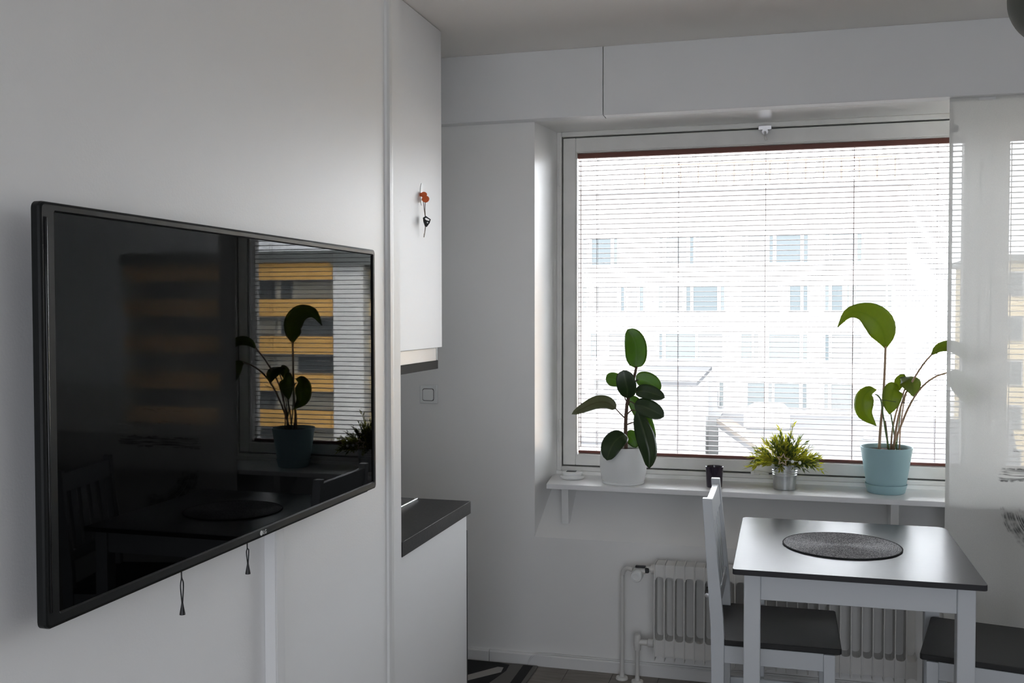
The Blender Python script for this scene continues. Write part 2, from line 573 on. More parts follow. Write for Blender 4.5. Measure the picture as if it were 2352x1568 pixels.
# floor of planks on a base
floor = struct('floor', box(B(), XK-.2, XR+.2, YB-.2, YW+.5, -.25, -.012), 'dark')
tag(floor, 'grey brown laminate plank floor', 'floor')
pw, pl = 0.19, 1.25
plank_bm = box(B(), -pw/2+.0006, pw/2-.0006, -pl/2+.0006, pl/2-.0006, -.012, 0, 0.0012, 1)
plank_me = None
x = XK+pw/2
i = 0
while x < XR+pw/2:
    off = (i*0.43) % pl
    y = YB-off
    while y < YW+.3:
        if plank_me is None:
            o = obj('plank', plank_bm, 'plank', floor); plank_me = o.data
        else:
            o = bpy.data.objects.new('plank', plank_me); COL.objects.link(o); o.parent = floor
        o.location = (x, y+pl/2, 0)
        y += pl
    x += pw; i += 1

tag(struct('ceiling', box(B(), XK-.2, XR+.2, YB-.2, YW+.5, ZC, ZC+.25), 'ceiling'), 'pale warm grey painted ceiling', 'ceiling')
# television wall (partition) and the recess of the kitchen
tag(struct('wall_left', box(B(), XK-.2, XW, YB-.2, 2.398, 0, ZC), 'wall_tv'), 'white glossy wall behind the television', 'wall')
tag(struct('wall_kitchen', box(B(), XK-.2, XK, 2.398, YW+.5, 0, ZC), 'wall'), 'white wall behind the kitchen units', 'wall')
# right wall; back wall with an unseen window, added to let in fill light
tag(struct('wall_right', box(B(), XR, XR+.25, YB-.2, YW+.5, 0, ZC), 'wall'), 'white wall at the right of the room', 'wall')
WB = (-0.75, 1.75, 0.15, 2.40)
bm = B()
box(bm, XK-.2, WB[0], YB-.2, YB, 0, ZC)
box(bm, WB[1], XR, YB-.2, YB, 0, ZC)
box(bm, WB[0], WB[1], YB-.2, YB, 0, WB[2])
box(bm, WB[0], WB[1], YB-.2, YB, WB[3], ZC)
tag(struct('wall_back', bm, 'wall'), 'white wall behind the viewer', 'wall')
wr = thing('window_3', 'added white framed fill light window behind the viewer', 'window', ((WB[0]+WB[1])/2, YB-.1, WB[2]))
wr['kind'] = 'structure'
bm = B()
xm = (WB[0]+WB[1])/2
for xa, xb in ((WB[0], WB[0]+.07), (WB[1]-.07, WB[1]), (xm-.05, xm+.05)):
    box(bm, xa, xb, YB-.14, YB-.06, WB[2], WB[3], .004)
for za, zb in ((WB[2], WB[2]+.07), (WB[3]-.07, WB[3])):
    for xa, xb in ((WB[0]+.07, xm-.05), (xm+.05, WB[1]-.07)):
        box(bm, xa, xb, YB-.14, YB-.06, za, zb, .004)
obj('frame', bm, 'frame', wr)
for xa, xb in ((WB[0]+.07, xm-.05), (xm+.05, WB[1]-.07)):
    obj('pane', box(B(), xa, xb, YB-.104, YB-.098, WB[2]+.07, WB[3]-.07), 'glass_grey', wr)
portal('window_portal', (xm, YB-.22, (WB[2]+WB[3])/2), (PI/2, 0, 0), WB[1]-WB[0], WB[3]-WB[2])

# window wall: pier, parapet with sloped apron, lintel
bm = B()
prism(bm, [(XK, YW), (-1.021, YW), (-.985, YF), (-.985, YW+.5), (XK, YW+.5)], 'Z', 0, ZC)
prism(bm, [(YW, 0), (YW, .55), (4.335, .752), (YF, .752), (YF, .795), (YW+.5, .795), (YW+.5, 0)], 'X', -1.021, XR)
box(bm, -1.021, XR, YW, YW+.5, ZS, ZC)
prism(bm, [(2.28, YF), (2.31, YW), (XR, YW), (XR, YW+.5), (2.28, YW+.5)], 'Z', .55, ZS)
wf = tag(struct('wall_front', bm, 'wall_warm'), 'white window wall with a deep window niche', 'wall')

# soffit: boxed-in duct along the top of the window wall, two panels with a joint
sf = thing('trim_1', 'boxed-in white soffit along the ceiling above the window', 'soffit', (-.718, YS, ZS))
sf['kind'] = 'structure'
obj('panel', box(B(), XK, -.7195, YS, YW, ZS, ZC, .002, 1), 'soffit', sf)
obj('panel', box(B(), -.7165, XR, YS, YW, ZS, ZC, .002, 1), 'soffit', sf)
# baseboard with its joint
bb = tag(struct('baseboard_front', prism(B(), [(YW, 0), (4.082, 0), (4.082, .044), (4.088, .05), (YW, .05)], 'X', -1.218, XR), 'white'), 'low white skirting board below the window', 'baseboard')
tag(struct('baseboard_kitchen', prism(B(), [(YW, 0), (4.082, 0), (4.082, .044), (4.088, .05), (YW, .05)], 'X', XK, -1.221), 'white'), 'short piece of white skirting board beside the kitchen unit', 'baseboard')
# corner moulding at the end of the television wall
bm = prism(B(), [(XW, 2.352), (XW+.006, 2.354), (XW+.010, 2.362), (XW+.011, 2.374), (XW+.008, 2.388), (XW, 2.396)], 'Z', 0, ZC)
tag(struct('trim_2', bm, 'white'), 'vertical white moulding at the end of the television wall', 'trim')
# tall filler panel of the kitchen row
tag(struct('trim_3', box(B(), XK, -.979, 2.3985, 2.465, 0, ZC-.001, .0015, 1), 'cab'), 'narrow tall white end panel between television wall and kitchen cupboard', 'panel')

# ------------------------------------------------------------------ windows with blinds between the panes
def make_window(k):
    a, b = WIN[k]
    z0, z1 = .795, ZS
    labels = ['large white painted window with a view of the pale block', 'white painted window behind the sheer curtain']
    w = thing('window_%d' % (k+1), labels[k], 'window', ((a+b)/2, YF, z0))
    w['kind'] = 'structure'
    gx0, gx1 = glass_x(k)
    gz0, gz1 = GLZ
    j = .022
    bm = B()      # outer frame
    box(bm, a, a+j, YF, YF+.12, z0, z1, .003, 1)
    box(bm, b-j*.7, b, YF, YF+.12, z0, z1, .003, 1)
    box(bm, a+j, b-j*.7, YF, YF+.12, z1-j, z1, .003, 1)
    box(bm, a+j, b-j*.7, YF, YF+.12, z0, z0+j*.9, .003, 1)
    obj('frame', bm, 'frame', w)
    # sash, 6 mm gap to the frame, moulded inner edge
    g = .006
    sx0, sx1, sz0, sz1 = a+j+g, b-j*.7-g*.5, z0+j*.9+g, z1-j-g
    ys = YF+.006
    bm = B()
    box(bm, sx0, gx0, ys, ys+.065, sz0, sz1, .004, 2)
    box(bm, gx1, sx1, ys, ys+.065, sz0, sz1, .004, 2)
    box(bm, gx0, gx1, ys, ys+.065, gz1, sz1, .004, 2)
    box(bm, gx0, gx1, ys, ys+.065, sz0, gz0, .004, 2)
    sash = obj('sash', bm, 'frame', w)
    obj('reveal_gap', box(B(), a+j, b-j*.7, YF+.05, YF+.07, z0+j*.9, z0+j*.9+g), 'dark', w)
    bm = B()
    box(bm, a+j, a+j+g, YF+.05, YF+.07, z0+j, z1-j)
    box(bm, b-j*.7-g*.5, b-j*.7, YF+.05, YF+.07, z0+j, z1-j)
    box(bm, a+j, b-j*.7, YF+.05, YF+.07, z1-j-g, z1-j)
    obj('reveal_gap', bm, 'dark', w)
    bm = B()     # glazing bead
    box(bm, gx0, gx0+.006, ys+.004, ys+.016, gz0, gz1, .001, 1)
    box(bm, gx1-.006, gx1, ys+.004, ys+.016, gz0, gz1, .001, 1)
    box(bm, gx0, gx1, ys+.004, ys+.016, gz1-.004, gz1, .001, 1)
    obj('glazing_bead', bm, 'frame', sash)
    obj('pane', box(B(), gx0-.005, gx1+.005, ys+.012, ys+.016, gz0-.005, gz1+.005), 'glass', w)
    obj('pane', box(B(), gx0-.005, gx1+.005, ys+.085, ys+.089, gz0-.005, gz1+.005), 'glass', w)
    bm = B()     # outer sash
    ys2 = ys+.07
    box(bm, sx0, gx0, ys2, ys2+.04, sz0, sz1)
    box(bm, gx1, sx1, ys2, ys2+.04, sz0, sz1)
    box(bm, gx0, gx1, ys2, ys2+.04, gz1, sz1)
    box(bm, gx0, gx1, ys2, ys2+.04, sz0, gz0)
    obj('outer_sash', bm, 'frame', w)
    if k == 0:
        for zz in (2.115, .975):
            bm = B()
            lathe(bm, [(0, -.052), (.006, -.050), (.0075, -.044), (.0075, .044), (.006, .050), (0, .052)], (-.968, YF-.006, zz), 12)
            obj('hinge', bm, 'frame', w, auto=50)
        # metal fastener on the top rail, smaller one below
        l = obj('fastener', box(B(), -.113, -.058, YF-.012, YF+.004, 2.270, 2.289, .002), 'chrome', w)
        bm = B()
        lathe(bm, [(0, -.012), (.012, -.012), (.013, -.006), (.013, .004), (0, .004)], (-.085, YF-.012, 2.262), 20, (0, -1, 0))
        obj('fastener_disc', bm, 'chrome', l, auto=40)
        bm = B()
        tube(bm, [(-.085, YF-.022, 2.262), (-.083, YF-.026, 2.240), (-.080, YF-.026, 2.224)], .0045, 8)
        obj('lever', bm, 'chrome', l)
        l = obj('fastener', box(B(), -.135, -.098, YF-.014, YF+.004, .812, .832, .003), 'frame', w)
        bm = B()
        tube(bm, [(-.12, YF-.016, .822), (-.09, YF-.03, .826), (-.06, YF-.03, .823)], .005, 8)
        obj('lever', bm, 'frame', l)
    # venetian blind between the panes
    bl = thing('venetian_blind', ['reddish brown venetian blind of the large window, slats open', 'reddish brown venetian blind behind the sheer curtain, slats open'][k], 'blind', ((gx0+gx1)/2, YF+.048, gz0), 0, 'venetian blinds of the two windows')
    yb = YF+.055
    bx0, bx1 = gx0+.006, gx1-.006
    obj('head_rail', box(B(), bx0-.004, bx1+.004, yb-.013, yb+.013, gz1-.024, gz1-.002, .001, 1), 'brown', bl)
    obj('bottom_rail', box(B(), bx0, bx1, yb-.012, yb+.012, gz0+.001, gz0+.013, .002, 1), 'brown', bl)
    pitch = .0217
    n = int((gz1-.035-(gz0+.02))/pitch)
    bm = B()
    prof = [(-.0125, -.0012), (-.006, .0004), (0, .001), (.006, .0004), (.0125, -.0012)]
    up_ = [(u, v+.0011) for u, v in reversed(prof)]
    L = (bx1-bx0)/2
    prism(bm, prof+up_, 'X', -L, L)
    me = None
    for q in range(n+1):
        if me is None:
            s = obj('slat', bm, 'brown_slat', bl, local=True); me = s.data
        else:
            s = bpy.data.objects.new('slat', me); COL.objects.link(s); s.parent = bl
        s.location = ((bx0+bx1)/2-bl.location.x, yb-bl.location.y, gz1-.035-q*pitch-bl.location.z)
    cords = [-.811, -.451, -.082, .276, .60] if k == 0 else [.98, 1.32, 1.68, 2.05]
    for cx in cords:
        bm = B()
        for dy in (-.0135, .0135):
            tube(bm, [(cx, yb+dy, gz1-.02), (cx, yb+dy, gz0+.01)], .0009, 6)
        obj('ladder_cord', bm, 'cord_tape', bl)
    bm = B()
    tube(bm, [(bx0+.012, yb-.015, gz1-.03), (bx0+.012, yb-.015, gz0+.03)], .0018, 6)
    obj('tilt_wand', bm, 'cord_tape', bl)
    for gx in (bx0+.003, bx1-.004):
        bm = B()
        tube(bm, [(gx, yb-.014, gz1-.03), (gx, yb-.014, gz0+.015)], .0012, 6)
        obj('side_guide', bm, 'brown_slat', bl)
make_window(0)
make_window(1)

# window board on brackets
ws = thing('window_sill', 'white window board carrying the potted plants', 'window sill', (-.17, 4.09, .75))
obj('board', prism(B(), [(-.968, 4.09), (2.30, 4.09), (2.275, YF+.004), (-1.0, YF+.004)], 'Z', .759, SILL, .002), 'sill', ws)
for cx in (-.896, .42, 1.72):
    obj('bracket', prism(B(), [(4.125, .758), (4.125, .742), (4.135, .605), (4.165, .607), (4.30, .722), (4.30, .758)], 'X', cx-.015, cx+.015, .0015), 'white', ws)

# ------------------------------------------------------------------ the world outside
def far_building():
    Y0 = 60.0
    b = thing('apartment_building', 'large white apartment block with rows of windows across the street', 'building', (-12, Y0, -11))
    obj('wall', box(B(), -34, 6.6, Y0, Y0+12, -11, 8.6), 'facade_white', b)
    obj('roof', box(B(), -34.3, 6.9, Y0-.25, Y0+12, 8.6, 8.95), 'facade_white', b)
    def X(px): return at(px, 600, Y0).x
    rows = [(4.315, 5.881), (1.529, 2.999), (-1.34, .134), (-4.116, -2.714)]
    D, Mi, P, Fa = 'pane_dark', 'pane_mid', 'pane_pale', 'pane_faint'
    spec = [
        [(1360, 1403, D), (1411, 1418, Mi), (1515, 1522, Fa), (1531, 1577, P), (1585, 1593, D), (1598, 1648, Fa), (1655, 1664, Fa), (1704, 1712, Fa), (1718, 1757, Fa), (1767, 1775, D), (1783, 1838, D), (1846, 1855, D), (1895, 1904, P), (1912, 1962, P), (1969, 1978, Mi), (2040, 2048, P)],
        [(1366, 1418, Fa), (1427, 1434, D), (1442, 1464, Fa), (1470, 1478, Mi), (1514, 1523, P), (1529, 1568, Fa), (1577, 1586, D), (1593, 1648, D), (1656, 1664, Mi), (1704, 1757, Fa), (1762, 1788, Fa), (1815, 1839, D), (1846, 1855, D), (1896, 1904, Mi), (1911, 1935, D), (1947, 1950, P), (1958, 1963, P), (1967, 2035, P), (2040, 2048, P)],
        [(1358, 1372, P), (1400, 1450, Fa), (1515, 1522, Mi), (1530, 1598, P), (1604, 1660, Fa), (1704, 1728, P), (1733, 1743, Fa), (1768, 1838, P), (1846, 1855, P), (1897, 1905, D), (1912, 1980, Fa)],
        [(1366, 1418, Fa), (1654, 1663, P), (1719, 1757, P), (1767, 1775, Fa), (1781, 1838, P), (1846, 1855, Mi), (1896, 1904, Fa), (1912, 1962, Fa)],
    ]
    # unseen stretch to the left repeats the same rhythm
    for r in range(4):
        spec[r] += [(px-700, qx-700, m) for px, qx, m in spec[r] if px < 2060]
    for (z0, z1), row in zip(rows, spec):
        for p0, p1, m in row:
            x0, x1 = X(p0), X(p1)
            bm = B()
            t = .06
            box(bm, x0-t, x0, Y0-.05, Y0, z0-t, z1+t); box(bm, x1, x1+t, Y0-.05, Y0, z0-t, z1+t)
            box(bm, x0, x1, Y0-.05, Y0, z1, z1+t); box(bm, x0, x1, Y0-.08, Y0, z0-t, z0)
            w = obj('window', bm, 'facade_white', b)
            obj('pane', box(B(), x0, x1, Y0-.02, Y0, z0, z1), m, w)
    # rooftop fence of thin posts
    bm = B()
    z = 8.95
    for px in range(1480, 2060, 41):
        xx = X(px)
        box(bm, xx-.05, xx+.05, Y0, Y0+.1, z, z+1.3)
    box(bm, X(1480), X(2048), Y0+.02, Y0+.08, z+1.2, z+1.3)
    box(bm, X(1480), X(2048), Y0+.02, Y0+.08, z+.55, z+.62)
    obj('roof_railing', bm, 'rail_far', b)
    # ground floor annexe with grey lean-to roof
    a = thing('annexe', 'white annexe with a small grey lean-to roof before the white block', 'building', (-5.5, 54, -11))
    obj('wall', box(B(), -7.7, -4.3, 57.5, Y0-.3, -11, -2.0), 'facade_white', a)
    for xx in (-7.6, -4.4):
        obj('post', box(B(), xx-.1, xx+.1, 49.3, 49.5, -11, -2.14), 'facade_white', a)
    obj('roof', prism(B(), [(49.0, -2.15), (Y0-.3, -1.95), (Y0-.3, -1.75), (49.0, -1.95)], 'X', -7.9, -4.1), 'roof', a)
    # low flat-roofed building
    l = thing('low_building', 'low building with a flat grey roof below the white block', 'building', (2, 50, -11))
    poly = [(-3.5, 54.5), (-.9, 43.0), (8.5, 40.5), (12, Y0-.3), (-3.5, Y0-.3)]
    obj('wall', prism(B(), [(-3.4, 54.6), (-.8, 43.2), (8.4, 40.8), (11.8, Y0-.4), (-3.4, Y0-.4)], 'Z', -11, -4.7), 'facade_white', l)
    obj('roof', prism(B(), poly, 'Z', -4.7, -4.5), 'roof', l)
    bm = B()
    prism(bm, [(-3.5, 54.5), (-2.7, 54.5), (-.2, 43.0), (-.9, 43.0)], 'Z', -4.5, -4.3)
    obj('parapet', bm, 'kerb', l)
    obj('roof_vent', prism(B(), [(-2.0, 52), (0.3, 52), (0.0, 55), (-1.6, 55)], 'Z', -4.5, -3.4, .1), 'facade_white', l)
    obj('roof_vent', box(B(), 3.6, 4.0, 49, 49.4, -4.5, -3.9, .05), 'facade_white', l)
    # garage and street lamp at the left
    g = thing('garage', 'grey roofed garage behind the rubber plant, across the street', 'building', (-8.2, 47, -11))
    obj('wall', box(B(), -9.3, -6.6, 45.2, 48.8, -11, -4.6), 'facade_white', g)
    obj('roof', box(B(), -9.4, -6.5, 45, 49, -4.6, -4.45), 'roof', g)
    p = thing('street_lamp', 'thin grey street lamp at the left of the view', 'street lamp', (-8.25, 40, -11))
    bm = B()
    tube(bm, [(-8.25, 40, -11), (-8.25, 40, -2.2), (-8.2, 40, -1.9), (-7.6, 40, -1.75)], .07, 8)
    obj('pole', bm, 'eave', p)
    obj('lamp_head', box(B(), -7.75, -7.1, 39.85, 40.15, -1.82, -1.68, .03), 'eave', p)
far_building()

def yellow_building():
    Y0 = 70.0
    b = thing('balcony_building', 'ochre yellow apartment block with bands of balconies and a white stair tower', 'building', (30, Y0, -11))
    ztop = 5.31
    obj('wall', box(B(), 31.3, 50, Y0+.45, Y0+12, -11, ztop), 'balcony_wall', b)
    obj('wall', box(B(), 12.5, 28.8, Y0+.6, Y0+12, -11, ztop-.6), 'facade_yellow2', b)
    obj('stair_tower', box(B(), 28.8, 31.3, Y0-.4, Y0+10, -11, ztop-.3), 'tower_white', b)
    obj('roof', box(B(), 31.0, 50.3, Y0-.3, Y0+12, ztop, ztop+.85), 'eave', b)
    obj('roof', box(B(), 27.2, 31.3, Y0-.8, Y0+12, ztop-.3, ztop+.75), 'eave', b)
    obj('roof', box(B(), 12.2, 27.2, Y0+.2, Y0+12, ztop-.6, ztop-.2), 'eave', b)
    for k in range(6):
        zt = ztop-2.87*k
        obj('balcony_band', box(B(), 31.3, 50, Y0, Y0+.25, zt-1.35, zt), 'facade_yellow', b)
        if k < 5:
            obj('balcony_floor', box(B(), 31.3, 50, Y0, Y0+.45, zt-1.43, zt-1.35), 'eave', b)
            zz = zt-2.87
            xx = 31.5
            q = 0
            while xx < 48:
                wd = (3.2, 1.1, 2.1, 1.2)[q % 4]
                w = obj('window', box(B(), xx, xx+wd, Y0+.38, Y0+.45, zz+.05, zz+1.4), 'facade_white', b)
                obj('pane', box(B(), xx+.1, xx+wd-.1, Y0+.34, Y0+.38, zz+.12, zz+1.33), ('pane_shade', 'pane_pale', 'pane_mid', 'pane_shade')[(q+k) % 4], w)
                xx += wd+.35; q += 1
            for xx in (13.2, 16.0, 18.8, 21.6, 24.4, 27.1):
                w = obj('window', box(B(), xx, xx+1.6, Y0+.5, Y0+.6, zz+.0, zz+1.6), 'facade_white', b)
                obj('pane', box(B(), xx+.1, xx+.6, Y0+.46, Y0+.5, zz+.1, zz+1.5), 'pane_dark', w)
                obj('pane', box(B(), xx+.7, xx+1.5, Y0+.46, Y0+.5, zz+.1, zz+1.5), 'pane_pale', w)
yellow_building()
tag(struct('ground', box(B(), -120, 140, -60, 150, -11.3, -11), 'street'), 'pale sunlit street far below the window', 'street')

# ================================================================== TELEVISION WALL
XT, TY0, TY1, TZ0, TZ1 = -.912, 1.066, 2.141, 1.1005, 1.6515
tv = thing('television', 'large black flat television on the left wall', 'television', (XT-.03, (TY0+TY1)/2, TZ0))
def ring(bm, loops):
    vs = [[bm.verts.new((x, u, v)) for u, v in pts] for x, pts in loops]
    n = len(vs[0])
    for a, b in zip(vs[:-1], vs[1:]):
        for k in range(n):
            bm.faces.new((a[k], a[(k+1) % n], b[(k+1) % n], b[k]))
    return vs
SY0, SY1, SZ0, SZ1 = TY0+.028, TY1-.012, TZ0+.0165, TZ1-.0125
def rr(d, r): return rrect(TY0+d, TY1-d, TZ0+d, TZ1-d, r)
bm = B()
vs = ring(bm, [(XT-.022, rr(.012, .006)), (XT-.0145, rr(.0015, .008)), (XT-.013, rr(.0, .009)), (XT-.004, rr(0, .009)), (XT-.001, rr(.0012, .008)), (XT, rr(.004, .006)),
               (XT-.0005, rrect(SY0-.002, SY1+.002, SZ0-.002, SZ1+.002, .003)), (XT-.003, rrect(SY0, SY1, SZ0, SZ1, .002)), (XT-.008, rrect(SY0, SY1, SZ0, SZ1, .002))])
bm.faces.new(vs[0])
obj('bezel', bm, 'tv_black', tv, auto=12)
obj('screen', box(B(), XT-.009, XT-.004, SY0-.001, SY1+.001, SZ0-.001, SZ1+.001), 'screen', tv)
bm = B()
box(bm, XT-.0012, XT+.0015, TY0+.0085, TY0+.0125, TZ0+.02, TZ1-.02, .0012, 3)
obj('gloss_strip', bm, 'tv_gloss', tv, auto=60)
obj('back_cover', box(B(), XT-.055, XT-.022, TY0+.10, TY1-.10, TZ0+.004, TZ1-.07, .008), 'tv_black', tv)
obj('lower_lip', box(B(), XT-.030, XT-.012, TY0+.02, TY1-.02, TZ0-.006, TZ0+.002, .003), 'tv_gloss', tv)
def text_mesh(name, body, size, parent, loc, material, depth=.0004):
    cu = bpy.data.curves.new(name, 'FONT')
    cu.body = body; cu.size = size; cu.extrude = depth; cu.align_x = 'LEFT'
    tmp = bpy.data.objects.new(name+'_tmp', cu)
    COL.objects.link(tmp)
    dg = bpy.context.evaluated_depsgraph_get()
    me = bpy.data.meshes.new_from_object(tmp.evaluated_get(dg))
    bpy.data.objects.remove(tmp); bpy.data.curves.remove(cu)
    # text plane faces +X, reading along +Y
    me.transform(Matrix(((0, 0, 1, 0), (1, 0, 0, 0), (0, 1, 0, 0), (0, 0, 0, 1))))
    me.transform(Matrix.Translation(Vector(loc)-Vector(top_of(parent).location)))
    me.materials.clear(); me.materials.append(M[material])
    o = bpy.data.objects.new(name, me); COL.objects.link(o); o.parent = parent
    return o
ly, lz = 1.612, TZ0+.0085
bm = B()
lathe(bm, [(0, 0), (.0046, 0), (.0046, .0008), (0, .0008)], (XT, ly, lz), 20, (1, 0, 0))
tag(obj('logo_disc', bm, 'logo', tv), 'small silver round logo')
tag(text_mesh('logo_letters', 'LG', .0105, tv, (XT+.0004, ly+.006, lz-.0038), 'logo'), 'small silver letters LG')

# wall bracket of the television with two release cords
wm = thing('television_wall_mount', 'black wall bracket behind the television with two hanging release cords', 'wall mount', (XW, 1.51, 1.07))
obj('wall_plate', box(B(), XW, XW+.008, 1.34, 1.70, 1.22, 1.50, .002), 'black', wm)
for yy in (1.405, 1.610):
    obj('rail', box(B(), XW+.008, XT-.054, yy-.012, yy+.012, 1.13, 1.56, .002), 'black', wm)
for yy, zt, zb in ((1.405, 1.112, 1.036), (1.610, 1.112, 1.050)):
    xx = -.940
    bm = B()
    d = .0035
    tube(bm, [(xx, yy-.002, zt), (xx, yy+.001, zt-.030), (xx+.001, yy-d, (zt+zb)/2-.008), (xx+.001, yy+.0005, zb)], .0011, 6, n=14)
    tube(bm, [(xx, yy+.003, zt), (xx, yy+.001, zt-.030), (xx+.001, yy+d+.001, (zt+zb)/2-.006), (xx+.001, yy+.0015, zb)], .0011, 6, n=14)
    c = obj('release_cord', bm, 'black', wm, smooth=True)
    bm = B()
    lathe(bm, [(0, 0), (.0016, 0), (.0022, -.004), (.0046, -.017), (.0048, -.019), (0, -.0195)], (xx+.001, yy+.001, zb+.002), 14)
    obj('toggle', bm, 'black', c, auto=40)

# cable duct under the television
cd = thing('cable_duct', 'narrow white cable duct running down the wall below the television', 'cable duct', (XW, 1.752, 0))
obj('duct_body', box(B(), XW, -.951, 1.733, 1.771, 0.0, 1.12, .002), 'cab', cd)
obj('duct_lid', box(B(), -.952, -.9495, 1.736, 1.768, 0.0, 1.12, .001, 1), 'cab', cd)

# ================================================================== KITCHENETTE
uc = thing('wall_cabinet', 'tall white wall cupboard reaching up to the ceiling', 'cupboard', (-1.45, 3.06, 1.372))
obj('body', box(B(), XK, -1.296, 2.466, 3.646, 1.374, ZC-.002, .001, 1), 'cab', uc)
d = obj('door', box(B(), -1.295, -1.277, 2.467, 3.098, 1.372, ZC-.003, .0015, 2), 'cab', uc)
d = obj('door', box(B(), -1.295, -1.277, 3.101, 3.646, 1.372, ZC-.003, .0015, 2), 'cab', uc)
bm = B()
lathe(bm, [(0, 0), (.006, 0), (.006, .0012), (.004, .0016), (0, .0016)], (-1.277, 3.213, 1.858), 16, (1, 0, 0))
obj('cover_cap', bm, 'white', d)
obj('light_strip', box(B(), -1.36, -1.298, 2.470, 3.638, 1.320, 1.370, .002), 'valance', uc)
obj('end_cap', box(B(), -1.362, -1.296, 3.638, 3.645, 1.322, 1.371, .001), 'white', uc)
hd = thing('extractor_hood', 'flat grey extractor hood under the white wall cupboard', 'extractor hood', (-1.47, 3.3, 1.283))
obj('body', box(B(), XK+.005, -1.312, 2.75, 3.70, 1.285, 1.319, .002), 'hood', hd)
obj('filter', box(B(), XK+.03, -1.34, 2.9, 3.5, 1.281, 1.286, .001), 'chrome', hd)

bc = thing('base_cabinet', 'white kitchen base unit under the dark worktop', 'base cabinet', (-1.3, 2.76, 0))
obj('body', box(B(), XK+.001, -1.005, 2.467, 3.056, .09, .855, .001, 1), 'dark', bc)
obj('door', box(B(), -1.004, -.986, 2.468, 3.048, .095, .853, .0015, 2), 'cab', bc)
obj('side_strip', box(B(), -1.04, -.988, 3.049, 3.063, .0, .80), 'dark', bc)  # narrow dark strip just past the end of the door
obj('plinth', box(B(), XK+.001, -1.05, 2.467, 3.056, 0, .09), 'cab', bc)
wt = tag(obj('worktop', box(B(), XK, -.977, 2.466, 3.065, .8555, .896, .0008, 1), 'darkstone'), 'dark speckled worktop on the white kitchen unit', 'worktop')
ck = thing('cooktop', 'black glass hob with a metal edge let into the worktop', 'hob', (-1.32, 2.76, .896))
obj('glass_plate', box(B(), -1.56, -1.155, 2.50, 3.03, .8965, .901, .001), 'black_glass', ck)
bm = B()
box(bm, -1.155, -1.148, 2.495, 3.035, .8965, .9025, .001, 1); box(bm, -1.567, -1.56, 2.495, 3.035, .8965, .9025, .001, 1)
box(bm, -1.56, -1.155, 2.495, 2.5, .8965, .9025, .001, 1); box(bm, -1.56, -1.155, 3.03, 3.035, .8965, .9025, .001, 1)
obj('metal_edge', bm, 'chrome', ck)

# hook with keys on the wall cupboard
hk = thing('adhesive_hook', 'small white oval stick-on hook on the cupboard door', 'hook', (-1.277, 3.425, 1.90))
bm = B()
prof = [(3.425+.0135*math.cos(2*PI*k/24), 1.935+.040*math.sin(2*PI*k/24)) for k in range(24)]
prism(bm, prof, 'X', -1.277, -1.2745)
obj('plate', bm, 'puck', hk)
bm = B()
tube(bm, [(-1.272, 3.425, 1.918), (-1.262, 3.425, 1.908), (-1.254, 3.425, 1.910), (-1.251, 3.425, 1.920)], .0035, 8, n=10)
obj('peg', bm, 'puck', hk, smooth=True)
ky = thing('key_pendant', 'orange tag on a brown cord with a black headed key', 'key', (-1.262, 3.425, 1.78))
bm = B()
def blob(bm, c, rx, ry, rz):
    t = bmesh.new()
    bmesh.ops.create_icosphere(t, subdivisions=3, radius=1)
    for v in t.verts: v.co = Vector((c[0]+v.co.x*rx, c[1]+v.co.y*ry, c[2]+v.co.z*rz))
    merge(bm, t)
YK = 3.412
def kp(px, py, dy=0): return at(px, py, YK+dy)
def kblob(bm, px, py, r, rz):
    c = kp(px, py); blob(bm, c, r, .006, rz)
kblob(bm, 973.5, 447, .0125, .0105)
kblob(bm, 977.5, 457, .0145, .0125)
kblob(bm, 967.5, 447, .008, .007)
tube(bm, [kp(968, 447), kp(961, 450, -.004), kp(957, 453, -.006)], .004, 8)
obj('orange_tag', bm, 'orange', ky, smooth=True)
bm = B()
tube(bm, [kp(972, 463), kp(974.5, 482), kp(976.5, 497)], .0013, 6)
tube(bm, [kp(976.5, 464), kp(976, 482), kp(977, 497)], .0013, 6)
obj('cord', bm, 'cord_brown', ky)
outer = [(971, 500), (978, 495.5), (989.5, 503.5), (987, 512), (980.5, 521), (976, 520), (972.5, 510)]
inner = [(976, 501.5), (978.5, 500), (986.5, 504.5), (985.5, 507), (981, 506), (978.5, 504.8), (976.5, 503)]
bm = B()
vo = [[bm.verts.new(kp(u, v, d_)) for u, v in outer] for d_ in (-.002, .002)]
vi = [[bm.verts.new(kp(u, v, d_)) for u, v in inner] for d_ in (-.002, .002)]
for k in range(7):
    k2 = (k+1) % 7
    bm.faces.new((vo[0][k], vo[0][k2], vi[0][k2], vi[0][k])); bm.faces.new((vo[1][k], vo[1][k2], vi[1][k2], vi[1][k]))
    bm.faces.new((vo[0][k], vo[0][k2], vo[1][k2], vo[1][k])); bm.faces.new((vi[0][k], vi[0][k2], vi[1][k2], vi[1][k]))
kh = obj('key_head', bm, 'black', ky)
bm = B()
lathe(bm, [(0, 0), (.0028, 0), (.0028, .001), (0, .001)], kp(982, 511, -.002), 12, (0, -1, 0))
obj('key_mark', bm, 'puck', kh)
bm = B()
bl_ = [(975.8, 520), (978.6, 520.5), (974.8, 545), (972.6, 545), (973.2, 538), (974.4, 534)]
va = [bm.verts.new(kp(u, v, -.001)) for u, v in bl_]; vb_ = [bm.verts.new(kp(u, v, .001)) for u, v in bl_]
bm.faces.new(va); bm.faces.new(vb_)
for k in range(6): bm.faces.new((va[k], va[(k+1) % 6], vb_[(k+1) % 6], vb_[k]))
obj('key_blade', bm, 'rust', ky)

